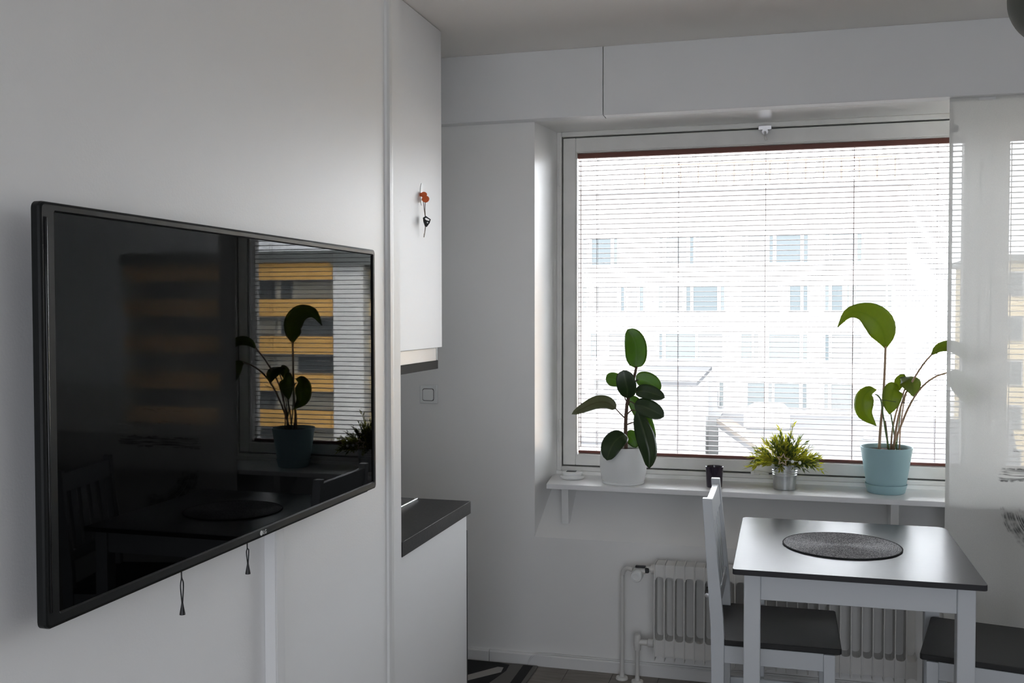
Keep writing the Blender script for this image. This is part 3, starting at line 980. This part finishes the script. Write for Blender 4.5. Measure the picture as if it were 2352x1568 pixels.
# switch on the window wall
sw = thing('wall_switch', 'square white light switch on the wall beside the cupboard', 'switch', (-1.496, YW, 1.148))
obj('cover', box(B(), -1.537, -1.455, YW-.010, YW, 1.107, 1.189, .004, 3), 'puck', sw)
bm = B()
prism(bm, rrect(-1.521, -1.473, 1.122, 1.171, .008), 'Y', YW-.0145, YW-.009, .001)
rk = obj('rocker', bm, 'puck', sw, auto=40)
bm = B()
po, pi_ = rrect(-1.5235, -1.4705, 1.1195, 1.1735, .009), rrect(-1.5212, -1.4728, 1.1218, 1.1712, .008)
v0 = [bm.verts.new((u, YW-.0103, v)) for u, v in po]; v1 = [bm.verts.new((u, YW-.0103, v)) for u, v in pi_]
for k in range(len(v0)):
    k2 = (k+1) % len(v0)
    bm.faces.new((v0[k], v0[k2], v1[k2], v1[k]))
obj('rocker_gap', bm, 'hood', sw)

# ================================================================== RADIATOR
rd = thing('radiator', 'old white column radiator below the window', 'radiator', (0, 4.0, .1))
RY0, RY1 = 3.955, 4.055
px0, pitch, ncol = -.4945, .0393, 25
# one section: round headers, a thin front and back fin, web, scalloped foot
bm = B()
h = pitch/2
def arch(z_lo, z_hi, top):
    pts = []
    return pts
# top header with arched lower edge (a wall extruded in Y)
up_ = [(-h+.0006, .492), (-h+.004, .499), (h-.004, .499), (h-.0006, .492), (h-.0006, .43)]
for k in range(9):
    a = PI*k/8
    up_.append(((h-.005)*math.cos(a), .440+(h-.005)*.75*math.sin(a)))
up_.append((-h+.0006, .43))
prism(bm, up_, 'Y', -.040, .040)
lo_ = [(-h+.0006, .21)]
for k in range(9):
    a = PI*k/8
    lo_.append((-(h-.005)*math.cos(a), .200-(h-.005)*.45*math.sin(a)))
lo_ += [(h-.0006, .21), (h-.0006, .130)]
for k in range(1, 8):
    a = PI*k/8
    lo_.append(((h-.0006)*math.cos(a), .118+.014*math.sin(a)))
lo_ += [(-h+.0006, .118+.012)]
prism(bm, lo_, 'Y', -.040, .040)
box(bm, -h-.0026, -h+.0026, -.047, .046, .112, .503, .0016, 2)
box(bm, -h+.001, h-.001, .034, .040, .17, .47)
me = None
for k in range(ncol):
    if me is None:
        s = obj('column', bm, 'rad', rd, local=True); me = s.data
    else:
        s = bpy.data.objects.new('column', me); COL.objects.link(s); s.parent = rd
    s.location = (px0+(k+.5)*pitch, 4.003-4.0, -.1)
bm = B()
lathe(bm, [(0, 0), (.020, 0), (.020, .018), (.011, .020), (.011, .036), (0, .036)], (px0, 4.0, .470), 16, (-1, 0, 0))
obj('header_plug', bm, 'rad', rd, auto=40)
vb = obj('valve', lathe(B(), [(0, -.026), (.010, -.026), (.012, -.018), (.012, .018), (.009, .024), (0, .024)], (-.555, 3.995, .462), 16, (1, 0, 0)), 'rad', rd, auto=40)
bm = B()
lathe(bm, [(0, 0), (.012, 0), (.014, .010), (.022, .014), (.023, .020), (.0235, .042), (.021, .046), (.013, .047), (.012, .044), (0, .044)], (-.560, 3.985, .452), 28, (-.12, -1, -.05))
obj('thermostat_head', bm, 'puck', vb, auto=40)
bm = B()
box(bm, -.575, -.535, 3.985, 4.005, .476, .482, .001, 1); box(bm, -.536, -.520, 3.982, 4.002, .456, .476, .003, 1)
obj('valve_fitting', bm, 'black', vb)
bm = B()
lathe(bm, [(0, 0), (.006, 0), (.006, .014), (.009, .016), (.009, .024), (0, .025)], (-.286, 3.958, .398), 14, (0, -1, 0))
obj('air_vent', bm, 'chrome', rd, auto=40)
obj('air_vent_plug', box(B(), -.292, -.278, 3.955, 3.967, .408, .424, .002, 1), 'black', rd)
vl = obj('return_valve', lathe(B(), [(0, -.03), (.012, -.03), (.014, -.02), (.012, -.008), (.012, .02), (.016, .024), (.016, .045), (.010, .05), (0, .05)], (-.548, 4.003, .168), 18, (1, 0, 0)), 'rad', rd, auto=40)
bm = B()
lathe(bm, [(.013, -.03), (.015, -.01), (.015, .03), (.012, .034), (0, .034), (0, .034)], (-.568, 4.003, .165), 16)
obj('valve_cap', bm, 'rad', vl, auto=40)
hp = thing('heating_pipe', 'white riser pipe bending over to the radiator valve', 'pipe', (-.635, 4.03, 0))
bm = B()
tube(bm, [(-.635, 4.03, 0), (-.634, 4.03, .2), (-.634, 4.03, .405), (-.630, 4.026, .440), (-.618, 4.015, .460), (-.603, 4.0, .466), (-.589, 3.997, .463)], .0085, 14, n=40)
obj('pipe', bm, 'rad', hp, smooth=True)
bm = B()
lathe(bm, [(.0085, .03), (.011, .012), (.023, .010), (.025, .004), (.025, 0)], (-.635, 4.03, 0), 24)
obj('floor_collar', bm, 'rad', hp, auto=40)
hp = thing('return_pipe', 'short white pipe from the floor to the bottom of the radiator', 'pipe', (-.568, 4.003, 0))
bm = B()
tube(bm, [(-.568, 4.003, 0), (-.568, 4.003, .137)], .0085, 14)
obj('pipe', bm, 'rad', hp, auto=40)
bm = B()
lathe(bm, [(.0085, .03), (.011, .012), (.023, .010), (.025, .004), (.025, 0)], (-.568, 4.003, 0), 24)
obj('floor_collar', bm, 'rad', hp, auto=40)
# thin cable lying on the skirting board
bm = B()
tube(bm, [(-1.043, 4.078, .002), (-1.040, 4.078, .02), (-1.028, 4.077, .04), (-1.005, 4.078, .0535), (-.95, 4.088, .0545), (-.8, 4.090, .0535), (-.6, 4.090, .0535), (-.3, 4.090, .0535), (.45, 4.090, .0535)], .0032, 8, n=60)
tag(obj('cable', bm, 'white', smooth=True), 'thin white cable running along the top of the skirting board', 'cable')

# rug in front of the kitchen
rg = thing('rug', 'black and grey patterned rug on the floor by the kitchen unit', 'rug', (-1.3, 3.6, 0))
obj('pile', box(B(), -1.61, -1.0, 3.09, 4.072, 0, .006, .002, 1), 'rug_grey', rg)
obj('border_stripe', box(B(), -1.062, -1.020, 3.11, 4.06, .006, .0072), 'rug_black', rg)
obj('field', prism(B(), [(-1.60, 3.11), (-1.16, 3.11), (-1.16, 3.75), (-1.115, 3.98), (-1.12, 4.05), (-1.17, 4.062), (-1.60, 4.062)], 'Z', .006, .0072), 'rug_black', rg)
obj('pale_stripe', prism(B(), [(-1.40, 3.70), (-1.37, 3.67), (-1.13, 3.955), (-1.135, 4.01), (-1.16, 4.01)], 'Z', .0072, .0082), 'rug_light', rg)

# ================================================================== CURTAIN
ct = thing('curtain', 'sheer white panel curtain with black brush strokes', 'curtain', (.592, 4.066, .03))
bm = B()
nx, nz = 90, 40
CX1, CZ0, CZ1 = 1.78, .03, ZS
rows = []
for j in range(nz+1):
    z = CZ0+(CZ1-CZ0)*j/nz
    row = []
    for i in range(nx+1):
        u = CX1*i/nx
        yy = .004*math.sin(u*17+.3)*(1-.5*j/nz)+.003*math.sin(u*41+z)+.002*math.sin(z*3+u*5)
        row.append(bm.verts.new((u, yy, z)))
    rows.append(row)
for j in range(nz):
    for i in range(nx):
        f = bm.faces.new((rows[j][i], rows[j][i+1], rows[j+1][i+1], rows[j+1][i])); f.smooth = True
me = bpy.data.meshes.new('panel'); bm.to_mesh(me); bm.free(); me.materials.append(M['curtain'])
co = bpy.data.objects.new('panel', me); COL.objects.link(co); co.parent = ct; co.location = (0, 0, -.03)
bm = B()
rows = []
for j in range(nz+1):
    z = CZ0+(CZ1-CZ0)*j/nz
    rows.append([bm.verts.new((u, .004*math.sin(u*17+.3)*(1-.5*j/nz)+.003*math.sin(u*41+z)+.002*math.sin(z*3+u*5)+dy, z)) for u, dy in ((0, .0006), (.007, .0008), (.014, .0006))])
for j in range(nz):
    for i in range(2):
        bm.faces.new((rows[j][i], rows[j][i+1], rows[j+1][i+1], rows[j+1][i]))
me = bpy.data.meshes.new('side_hem'); bm.to_mesh(me); bm.free(); me.materials.append(M['curtain'])
co = bpy.data.objects.new('side_hem', me); COL.objects.link(co); co.parent = ct; co.location = (0, 0, -.03)
obj('panel_clip', box(B(), .598, .622, 4.074, 4.080, 2.178, 2.205, .002, 1), 'hood', ct)
obj('panel_rail', box(B(), .592, .592+CX1, 4.070, 4.078, ZS-.012, ZS-.0005), 'white', ct)

# ================================================================== ON THE WINDOW BOARD
K = .0019     # metres per photograph pixel at the window board
def pts(Y, *l):
    return [at(p[0], p[1], Y+(p[2] if len(p) > 2 else 0)) for p in l]
TOCAM = Vector((.12, -1, .12))

pk = thing('sensor_puck', 'flat round white sensor at the left end of the window board', 'sensor', (-.89, 4.255, SILL))
bm = B()
lathe(bm, [(0, 0), (.047, 0), (.052, .003), (.053, .010), (.050, .014), (.040, .015), (.040, .019), (.044, .021), (.044, .027), (.040, .031), (0, .032)], (-.89, 4.255, SILL), 48)
obj('body', bm, 'puck', pk, auto=40)
obj('display', box(B(), -.914, -.872, 4.235, 4.262, SILL+.031, SILL+.0335, .001, 1), 'black', pk)

# rubber plant
RX, RYp = -.659, 4.205
rp = thing('rubber_plant', 'rubber plant with large oval leaves in a white pot', 'plant', (RX, RYp, SILL))
bm = B()
lathe(bm, [(0, .012), (.088, .012), (.091, .016), (.0975, .05), (.099, .08), (.0975, .125), (.094, .153), (.092, .156), (.0895, .154), (.088, .13), (0, .13)], (RX, RYp, SILL), 56)
obj('pot', bm, 'pot_white', rp, auto=50)
bm = B()
lathe(bm, [(0, 0), (.086, 0), (.089, .003), (.090, .011), (.086, .013), (0, .013)], (RX, RYp, SILL), 56)
obj('pot_foot', bm, 'pot_white', rp, auto=50)
bm = B()
lathe(bm, [(.0885, .138), (.06, .141), (.03, .143), (0, .144)], (RX, RYp, SILL), 40)
obj('soil', bm, 'soil', rp)
bm = B()
tube(bm, pts(RYp, (1438, 1034), (1437, 980), (1440, 930), (1446, 905, -.01), (1456, 868, -.01), (1462, 842, -.015)),   .0085, 10, n=30, r2=.0055)
obj('stem', bm, 'stem_brown', rp, smooth=True)
Y = RYp
def petiole(parent, m, r, *l, Y=RYp):
    bm = B()
    tube(bm, pts(Y, *l), r, 8, n=12, r2=r*.75)
    return obj('petiole', bm, m, parent, smooth=True)
petiole(rp, 'stem_brown', .0032, (1437, 961), (1428, 953, -.01), (1413, 937, -.02))
petiole(rp, 'stem_brown', .003, (1438, 1000), (1428, 996, -.015), (1420, 996, -.04))
petiole(rp, 'stem_brown', .003, (1440, 975), (1453, 970, -.01), (1466, 973, -.025))
petiole(rp, 'stem_brown', .003, (1441, 950), (1452, 942, -.01), (1466, 944, -.03))
petiole(rp, 'stem_brown', .0028, (1442, 930), (1448, 922, -.01), (1462, 930, -.02))
petiole(rp, 'stem_brown', .0028, (1450, 900, -.01), (1458, 898, -.02), (1464, 899, -.03))
petiole(rp, 'stem_brown', .0028, (1456, 880, -.01), (1461, 874, .01), (1466, 872, .03))
petiole(rp, 'stem_brown', .0026, (1441, 922), (1440, 914, -.02), (1440, 908, -.035))
petiole(rp, 'stem_brown', .0026, (1440, 925), (1432, 905, .02), (1422, 882, .03))
DK, LT, UN = 'rubber_leaf', 'rubber_leaf_lit', 'rubber_under'
def oval(mid, W, nrm, m, fold=.12, pk_=.9, ex=2.2):
    leaf(rp, pts(RYp, *mid), [0]*len(mid), nrm, m, fold, shape=(W*K, pk_, ex))
oval([(1459, 845, -.01), (1461, 822, -.012), (1460, 795, -.02), (1453, 773, -.03), (1441, 756, -.035)], 49, TOCAM+Vector((.1, 0, 0)), LT, .12, .85)
oval([(1430, 881, .03), (1415, 873, .035), (1402, 870, .04), (1391, 870, .045)], 32, TOCAM, LT, .15, .9)
oval([(1440, 914, -.03), (1441, 897, -.045), (1438, 880, -.055), (1434, 862, -.06), (1432, 850, -.06)], 43, TOCAM, DK)
oval([(1460, 875, .025), (1475, 872, .03), (1490, 877, .035), (1503, 886, .04), (1514, 900, .045)], 41, TOCAM, LT)
oval([(1459, 899, -.02), (1473, 898, -.035), (1490, 900, -.045), (1508, 906, -.05), (1527, 913, -.055)], 32, TOCAM+Vector((0, 0, .15)), DK)
oval([(1415, 939, -.02), (1396, 925, -.03), (1372, 924, -.045), (1345, 935, -.06), (1313, 951, -.075)], 31, -TOCAM+Vector((0, 0, -.3)), UN, -.15, .85, 1.8)
oval([(1457, 929, -.02), (1474, 932, -.03), (1490, 938, -.04), (1508, 947, -.045), (1525, 957, -.05)], 40, TOCAM, DK)
oval([(1444, 910, .0), (1460, 928, .0), (1480, 962, -.005), (1493, 1000, -.01), (1496, 1020, -.012)], 34, TOCAM+Vector((-.3, 0, .1)), LT)
oval([(1463, 942, -.03), (1474, 975, -.05), (1485, 1010, -.065), (1492, 1042, -.07), (1491, 1076, -.07)], 42, TOCAM+Vector((.10, 0, 0)), DK, -.55, .95, 2.0)
oval([(1438, 998, -.03), (1423, 1004, -.06), (1409, 1018, -.085), (1400, 1036, -.10), (1394, 1057, -.105)], 50, TOCAM+Vector((-.3, 0, .4)), DK)
oval([(1436, 998, .02), (1448, 1002, .03), (1456, 1012, .035), (1461, 1028, .035)], 32, TOCAM, LT)

# candle glass
cg = thing('candle_glass', 'small dark purple glass candle holder on the window board', 'candle holder', (-.277, 4.195, SILL))
bm = B()
lathe(bm, [(0, 0), (.029, 0), (.032, .003), (.036, .083), (.0365, .086), (.0345, .087), (.0335, .083), (.030, .010), (0, .009)], (-.277, 4.195, SILL), 40)
obj('glass_cup', bm, 'purple', cg, auto=50)
bm = B()
lathe(bm, [(0, .0095), (.0295, .0095), (.0315, .045), (.006, .046), (0, .047)], (-.277, 4.195, SILL), 32)
obj('candle', bm, mat('dark wax', (.06, .04, .07), .5), cg, auto=50)

# zinc pot with artificial sprigs
ZX, ZY = .004, 4.225
zp = thing('sprig_plant', 'bushy artificial sprigs in a ribbed zinc pot', 'plant', (ZX, ZY, SILL))
prof = [(0, .002), (.042, .002), (.0425, 0), (.0435, .002)]
for k in range(70):
    h_ = .004+.098*k/69
    r_ = .0435+.0085*k/69
    if .058 < h_ < .085: r_ += .0014*math.sin((h_-.058)/.027*3*2*PI)
    prof.append((r_, h_))
prof += [(.0535, .104), (.0525, .105), (.0505, .103), (.048, .09), (0, .09)]
bm = B()
lathe(bm, prof, (ZX, ZY, SILL), 48)
obj('pot', bm, 'zinc', zp, auto=50)
bm = B()
lathe(bm, [(.0495, .096), (.02, .10), (0, .101)], (ZX, ZY, SILL), 24)
obj('filler', bm, 'soil', zp)
def small_leaf(bm, p, d, nrm, L, W):
    uvl = bm.loops.layers.uv.verify()
    d = d.normalized(); s = d.cross(nrm).normalized(); up = s.cross(d)
    a = [bm.verts.new(p), bm.verts.new(p+d*L*.4+s*W/2+up*L*.04), bm.verts.new(p+d*L*.4+up*L*.01), bm.verts.new(p+d*L*.4-s*W/2+up*L*.04), bm.verts.new(p+d*L-up*L*.05)]
    for q, us in (((0, 1, 2), (.5, 1, .5)), ((0, 2, 3), (.5, .5, 0)), ((2, 1, 4), (.5, 1, .5)), ((3, 2, 4), (0, .5, .5))):
        f = bm.faces.new([a[i] for i in q])
        for l, u in zip(f.loops, us): l[uvl].uv = (u, .5)
rnd = random.Random(11)
base = Vector((ZX, ZY, SILL+.098))
def sprig(vec, m, nl=13):
    bm = B()
    L = vec.length
    d = vec.normalized()
    side = d.cross(Vector((0, 0, 1)))
    if side.length < .1: side = Vector((1, 0, 0))
    sag = Vector((0, 0, -L*.10*(1-abs(d.z))))
    st = base+Vector((d.x*.03, d.y*.03, 0))
    P = catmull([st, st+vec*.5+Vector((0, 0, L*.05)), st+vec+sag], 10)
    tube(bm, P, .0008, 4, cap=False)
    for q in range(nl):
        f = .22+.78*q/(nl-1)
        i = min(9, int(f*10)); p = P[i]+(P[i+1]-P[i])*(f*10-i)
        t = (P[min(i+1, 10)]-P[i-1]).normalized()
        rv = Vector((rnd.uniform(-1, 1), rnd.uniform(-1, 1), rnd.uniform(-1, 1)))
        s = (rv-t*rv.dot(t)).normalized()
        dirn = t*.85+s*rnd.uniform(.35, .75) if q < nl-1 else t
        small_leaf(bm, p, dirn, t.cross(dirn)+Vector((.01, .01, .3)), rnd.uniform(.020, .032), rnd.uniform(.0055, .008))
    me = bpy.data.meshes.new('sprig'); bm.to_mesh(me); bm.free()
    me.materials.append(M[m])
    o = bpy.data.objects.new('sprig', me); COL.objects.link(o); o.parent = zp
    me.transform(Matrix.Translation(-Vector(zp.location)))
for k in range(118):
    a = k*2.39996
    el = math.radians(rnd.uniform(-4, 78) if k > 12 else rnd.uniform(65, 88))
    L = rnd.uniform(.080, .128)*(1.0+.12*max(0, math.sin(el)-.5))
    v = Vector((math.cos(a)*math.cos(el), math.sin(a)*math.cos(el)*.72, math.sin(el)*.95))*L
    if v.y > .075: v.y = .075
    sprig(v, 'sprig_leaf' if rnd.random() < .62 else 'sprig_leaf_dark')
for v in ((-.018, .0, .155), (.030, .0, .175), (-.118, -.02, .04), (-.115, -.03, .002), (.118, -.02, .0), (.112, -.02, .05)):
    sprig(Vector(v), 'sprig_leaf', 15)
so = thing('star_ornament', 'wooden star outline stuck into the artificial sprigs', 'ornament', (-.003, 4.118, .90))
bm = B()
cx, cz, ys_ = -.003, .916, 4.115
def star(R, r, th=.12):
    return [(cx+(R if k % 2 == 0 else r)*math.sin(PI*k/5+th), cz+(R if k % 2 == 0 else r)*math.cos(PI*k/5+th)) for k in range(10)]
so_, si_ = star(.027, .0135), star(.0195, .0088)
vo = [[bm.verts.new((u, y, v)) for u, v in so_] for y in (ys_-.002, ys_+.002)]
vi = [[bm.verts.new((u, y, v)) for u, v in si_] for y in (ys_-.002, ys_+.002)]
for k in range(10):
    k2 = (k+1) % 10
    bm.faces.new((vo[0][k], vo[0][k2], vi[0][k2], vi[0][k])); bm.faces.new((vo[1][k], vo[1][k2], vi[1][k2], vi[1][k]))
    bm.faces.new((vo[0][k], vo[0][k2], vo[1][k2], vo[1][k])); bm.faces.new((vi[0][k], vi[0][k2], vi[1][k2], vi[1][k]))
obj('star', bm, 'wood_light', so)
bm = B()
tube(bm, [(cx, ys_, cz-.015), (cx+.001, ys_+.03, cz-.035)], .0012, 6)
obj('stick', bm, 'wood_light', so)
bm = B()
blob(bm, (.034, 4.118, .909), .0065, .006, .0065); blob(bm, (.062, 4.12, .905), .006, .006, .007)
tube(bm, [(.0, 4.116, .914), (.034, 4.118, .912), (.062, 4.12, .908)], .0008, 5)
obj('beads', bm, 'bead', so, smooth=True)

# broad-leaved plant in the blue pot
BX, BY = .398, 4.25
bp_ = thing('leafy_plant', 'broad-leaved plant on long stalks in a pale blue pot', 'plant', (BX, BY, SILL))
bm = B()
lathe(bm, [(0, .012), (.070, .012), (.073, .015), (.0985, .176), (.1005, .183), (.099, .185), (.0955, .184), (.092, .165), (0, .165)], (BX, BY, SILL), 56)
obj('pot', bm, 'pot_blue', bp_, auto=50)
bm = B()
lathe(bm, [(0, 0), (.068, 0), (.072, .003), (.080, .034), (.0815, .036), (.0785, .036), (.071, .011), (0, .011)], (BX, BY, SILL), 56)
obj('saucer', bm, 'pot_blue', bp_, auto=50)
bm = B()
lathe(bm, [(.0925, .168), (.05, .172), (0, .174)], (BX, BY, SILL), 40)
obj('soil', bm, 'soil', bp_)
Y = BY
PK = 'stem_pink'
petiole(bp_, PK, .0058, (2019, 1036, -.03), (2022, 985, -.03), (2028, 920, -.03), (2032, 850, -.02), (2034, 795, -.02), Y=BY)
petiole(bp_, PK, .0045, (2052, 1034), (2060, 975, -.01), (2075, 915, -.02), (2103, 863, -.04), (2124, 832, -.06), (2141, 813, -.07), Y=BY)
petiole(bp_, PK, .0045, (2048, 1034, .01), (2070, 975), (2092, 925, -.02), (2118, 888, -.04), (2148, 865, -.06), (2182, 854, -.07), Y=BY)
petiole(bp_, 'stem_green', .0032, (2042, 1034, -.01), (2034, 990, -.02), (2028, 950, -.035), (2022, 915, -.05), (2011, 905, -.06), Y=BY)
petiole(bp_, PK, .0038, (2046, 1034, .02), (2050, 985, .01), (2062, 935, .01), (2080, 890, .01), (2090, 868, .01), Y=BY)
petiole(bp_, 'stem_green', .0032, (2060, 1034, .0), (2052, 985, .0), (2046, 950, -.02), Y=BY)
petiole(bp_, PK, .0030, (2066, 1034, .01), (2068, 985, .02), (2076, 925, .02), (2082, 905, .02), Y=BY)
petiole(bp_, 'stem_green', .0026, (2058, 1034, .03), (2068, 950, .03), (2076, 900, .03), Y=BY)
petiole(bp_, 'stem_brown', .0042, (2040, 1034, .02), (2037, 1000, .02), (2033, 966, .02), Y=BY)
LL = 'lily_leaf'
leaf(bp_, pts(BY, (2034, 800, -.02), (2031, 772, -.03), (2020, 745, -.045), (1998, 726, -.06), (1972, 716, -.075), (1946, 722, -.085), (1924, 751, -.09)), [.006, 44*K, 62*K, 58*K, 36*K, 20*K, .003], TOCAM+Vector((-.15, 0, .25)), LL, .14)
leaf(bp_, pts(BY, (2139, 815, -.07), (2156, 800, -.08), (2180, 796, -.09), (2204, 806, -.10), (2226, 834, -.105)), [.006, 20*K, 30*K, 28*K, .002], Vector((.1, -.75, .6)), LL, .2)
leaf(bp_, pts(BY, (2178, 855, -.07), (2192, 862, -.08), (2208, 882, -.09), (2220, 905, -.09), (2232, 938, -.09)), [.004, 28*K, 44*K, 34*K, .002], TOCAM, LL, .1)
leaf(bp_, pts(BY, (2013, 895, -.06), (1996, 897, -.075), (1983, 915, -.09), (1985, 948, -.095), (2013, 978, -.09)), [.005, 28*K, 40*K, 34*K, .002], TOCAM+Vector((-.5, 0, .1)), LL, -.35)
leaf(bp_, pts(BY, (2062, 884, -.0), (2053, 892, -.02), (2048, 912, -.035), (2045, 934, -.035), (2043, 952, -.03)), [.008, 34*K, 40*K, 27*K, .002], TOCAM, LL, .12)
leaf(bp_, pts(BY, (2068, 866, .02), (2076, 866, .0), (2090, 872, -.03), (2096, 890, -.05), (2097, 911, -.055)), [.010, 18*K, 44*K, 34*K, .002], TOCAM+Vector((.1, 0, .6)), LL, -.2)
leaf(bp_, pts(BY, (2082, 866, .01), (2074, 868, .015), (2067, 880, .01), (2064, 898, .0)), [.006, 20*K, 24*K, .002], TOCAM+Vector((-.6, 0, .2)), LL, .15)
tie = bmesh.new()
tube(tie, pts(BY, (2012, 905, -.06), (2022, 916, -.045), (2040, 920, -.045), (2070, 924, -.03), (2092, 924, -.03), (2108, 918, -.03), (2122, 914, -.03)), .0010, 6, n=24)
tube(tie, pts(BY, (2026, 925, -.04), (2034, 926, -.035), (2055, 922, .02), (2080, 926, .01), (2090, 922, -.03)), .0010, 6, n=24)
obj('plant_tie', tie, 'black', bp_, smooth=True)

# ================================================================== TABLE AND CHAIRS
TX0, TX1, TYa, TYb, TZ = -.143, .545, 2.966, 3.735, .755
tb = thing('dining_table', 'small white dining table with a glossy grey top', 'table', ((TX0+TX1)/2, (TYa+TYb)/2, 0))
bm = B()
def corner(cx, cy, r, a0):
    return [(cx+r*math.cos(a0+PI/2*k/6), cy+r*math.sin(a0+PI/2*k/6)) for k in range(7)]
top = corner(TX1-.035, TYb-.035, .035, 0)+corner(TX0+.02, TYb-.02, .02, PI/2)+corner(TX0+.012, TYa+.012, .012, PI)+corner(TX1-.012, TYa+.012, .012, 3*PI/2)
prism(bm, top, 'Z', TZ-.0165, TZ, .0012)
obj('table_top', bm, 'grey_top', tb)
lw = .048
LX0, LX1, LY0, LY1 = TX0+.032, TX1-.025, TYa+.032, TYb-.025
for xx in (LX0, LX1-lw):
    for yy in (LY0, LY1-lw):
        obj('leg', box(B(), xx, xx+lw, yy, yy+lw, 0, TZ-.0175, .003, 2), 'white_wood', tb)
for yy in (LY0+.008, LY1-.028):
    obj('apron', box(B(), LX0+lw, LX1-lw, yy, yy+.02, .659, TZ-.0175, .0015, 1), 'white_wood', tb)
for xx in (LX0+.008, LX1-.028):
    obj('apron', box(B(), xx, xx+.02, LY0+lw, LY1-lw, .659, TZ-.0175, .0015, 1), 'white_wood', tb)

# round woven place mat made of coiled cord
mt = thing('place_mat', 'round grey woven place mat on the table', 'place mat', (.182, 3.352, TZ))
prof = [(0, 0), (.181, 0)]
nr = 30
ring_ = []
for k in range(nr):
    r0 = .181*(1-k/nr); dr = .181/nr
    for a in (0, .25, .5, .75):
        ring_.append((max(r0-dr*a, 0), .0022+.0016*math.sin(PI*a)))
prof += ring_ + [(0, .0024)]
bm = B()
lathe(bm, prof, (.182, 3.352, TZ), 96)
obj('coil', bm, 'woven', mt, auto=60)
bm = B()
lathe(bm, [(.181, .0002), (.184, .001), (.1845, .0028), (.183, .0042), (.1805, .0042), (.180, .002)], (.182, 3.352, TZ), 96)
obj('rim', bm, 'rug_black', mt, smooth=True)

def make_chair(name, label, loc, rotz):
    """local: seat centre above origin, front towards +x, back posts at -x"""
    c = thing(name, label, 'chair', loc, rotz, 'chairs at the small dining table')
    D, Wd, SZ = .37, .42, .462
    x0, x1 = -D/2, D/2
    # seat board
    bm = B()
    prism(bm, [(x0-.005, -Wd/2+.03), (x0+.03, -Wd/2+.03), (x0+.03, -Wd/2), (x1+.012, -Wd/2), (x1+.018, -Wd/2+.008), (x1+.018, Wd/2-.008), (x1+.012, Wd/2), (x0+.03, Wd/2), (x0+.03, Wd/2-.03), (x0-.005, Wd/2-.03)], 'Z', SZ-.018, SZ, .003)
    obj('seat', bm, 'grey_seat', c, local=True)
    pwid = .028
    for s in (-1, 1):
        yo = s*(Wd/2-pwid/2+.002)
        pr = [(x0-.006, 0), (x0+.030, 0), (x0+.031, .46), (x0+.028, .53), (x0-.010, .912), (x0-.040, .912), (x0-.012, .50), (x0-.010, .40)]
        obj('back_leg', prism(B(), pr, 'Y', yo-pwid/2, yo+pwid/2, .002), 'white_wood', c, local=True)
        obj('front_leg', box(B(), x1-.036, x1-.002, yo-.017, yo+.017, 0, SZ-.019, .002), 'white_wood', c, local=True)
        obj('apron', box(B(), x0+.031, x1-.036, yo-.009, yo+.009, SZ-.075, SZ-.019, .001, 1), 'white_wood', c, local=True)
        obj('stretcher', box(B(), x0+.031, x1-.036, yo-.008, yo+.008, .17, .20, .001, 1), 'white_wood', c, local=True)
    iw = Wd/2-pwid+.002
    obj('apron', box(B(), x1-.028, x1-.008, -iw-.004, iw+.004, SZ-.075, SZ-.019, .001, 1), 'white_wood', c, local=True)
    obj('apron', box(B(), x0+.002, x0+.022, -iw, iw, SZ-.075, SZ-.019, .001, 1), 'white_wood', c, local=True)
    def lean(z): return x0+.012-(z-.53)*.097
    def rail(za, zb, nm, t=.009):
        pr = [(lean(za)-t, za), (lean(za)+t, za), (lean(zb)+t, zb), (lean(zb)-t, zb)]
        obj(nm, prism(B(), pr, 'Y', -iw, iw, .0015), 'white_wood', c, local=True)
    rail(.825, .895, 'top_rail', .010)
    rail(.56, .60, 'lower_rail')
    for yy in (-.115, -.0385, .0385, .115):
        pr = [(lean(.60)-.006, .60), (lean(.60)+.006, .60), (lean(.825)+.006, .825), (lean(.825)-.006, .825)]
        obj('back_slat', prism(B(), pr, 'Y', yy-.024, yy+.024, .001), 'white_wood', c, local=True)
    return c
make_chair('dining_chair', 'white chair with grey seat, back turned to the radiator valve, left of the table', (-.025, 3.426, 0), 0)
# seat front corner near (.405,3.243), turned about 13 degrees
ang = PI-math.radians(11.8)
fx = Vector((math.cos(ang), math.sin(ang), 0)); fy = Vector((-math.sin(ang), math.cos(ang), 0))
cpos = Vector((.405, 3.243, 0)) - fx*.203 - fy*.21
make_chair('dining_chair', 'white chair with grey seat cut off at the right edge, beside the curtain', (cpos.x, cpos.y, 0), ang)

# ================================================================== LAMP AT THE TOP RIGHT CORNER
lp = thing('pendant_lamp', 'dark rounded lamp shade hanging from the ceiling at the top right corner', 'lamp', (.535, 2.2, 2.06))
bm = B()
outp = [(.11*math.cos(math.radians(t)), .10+.10*math.sin(math.radians(t))) for t in range(72, -56, -6)]
inp = [(r_-.0035, z_) for r_, z_ in reversed(outp)]
lathe(bm, outp+inp, (.535, 2.2, 2.03), 48)
obj('shade', bm, 'lamp', lp, smooth=True)
bm = B()
tube(bm, [(.535, 2.2, 2.22), (.535, 2.2, ZC-.03)], .003, 8)
obj('cord', bm, 'black', lp)
bm = B()
lathe(bm, [(0, .2), (.03, .2), (.03, .215), (.012, .23), (0, .23)], (.535, 2.2, 2.03), 24)
obj('socket', bm, 'black', lp, auto=40)
bm = B()
lathe(bm, [(0, -.032), (.02, -.032), (.045, -.006), (.048, 0), (0, 0)], (.535, 2.2, ZC), 28)
obj('ceiling_rose', bm, 'lamp', lp, auto=40)
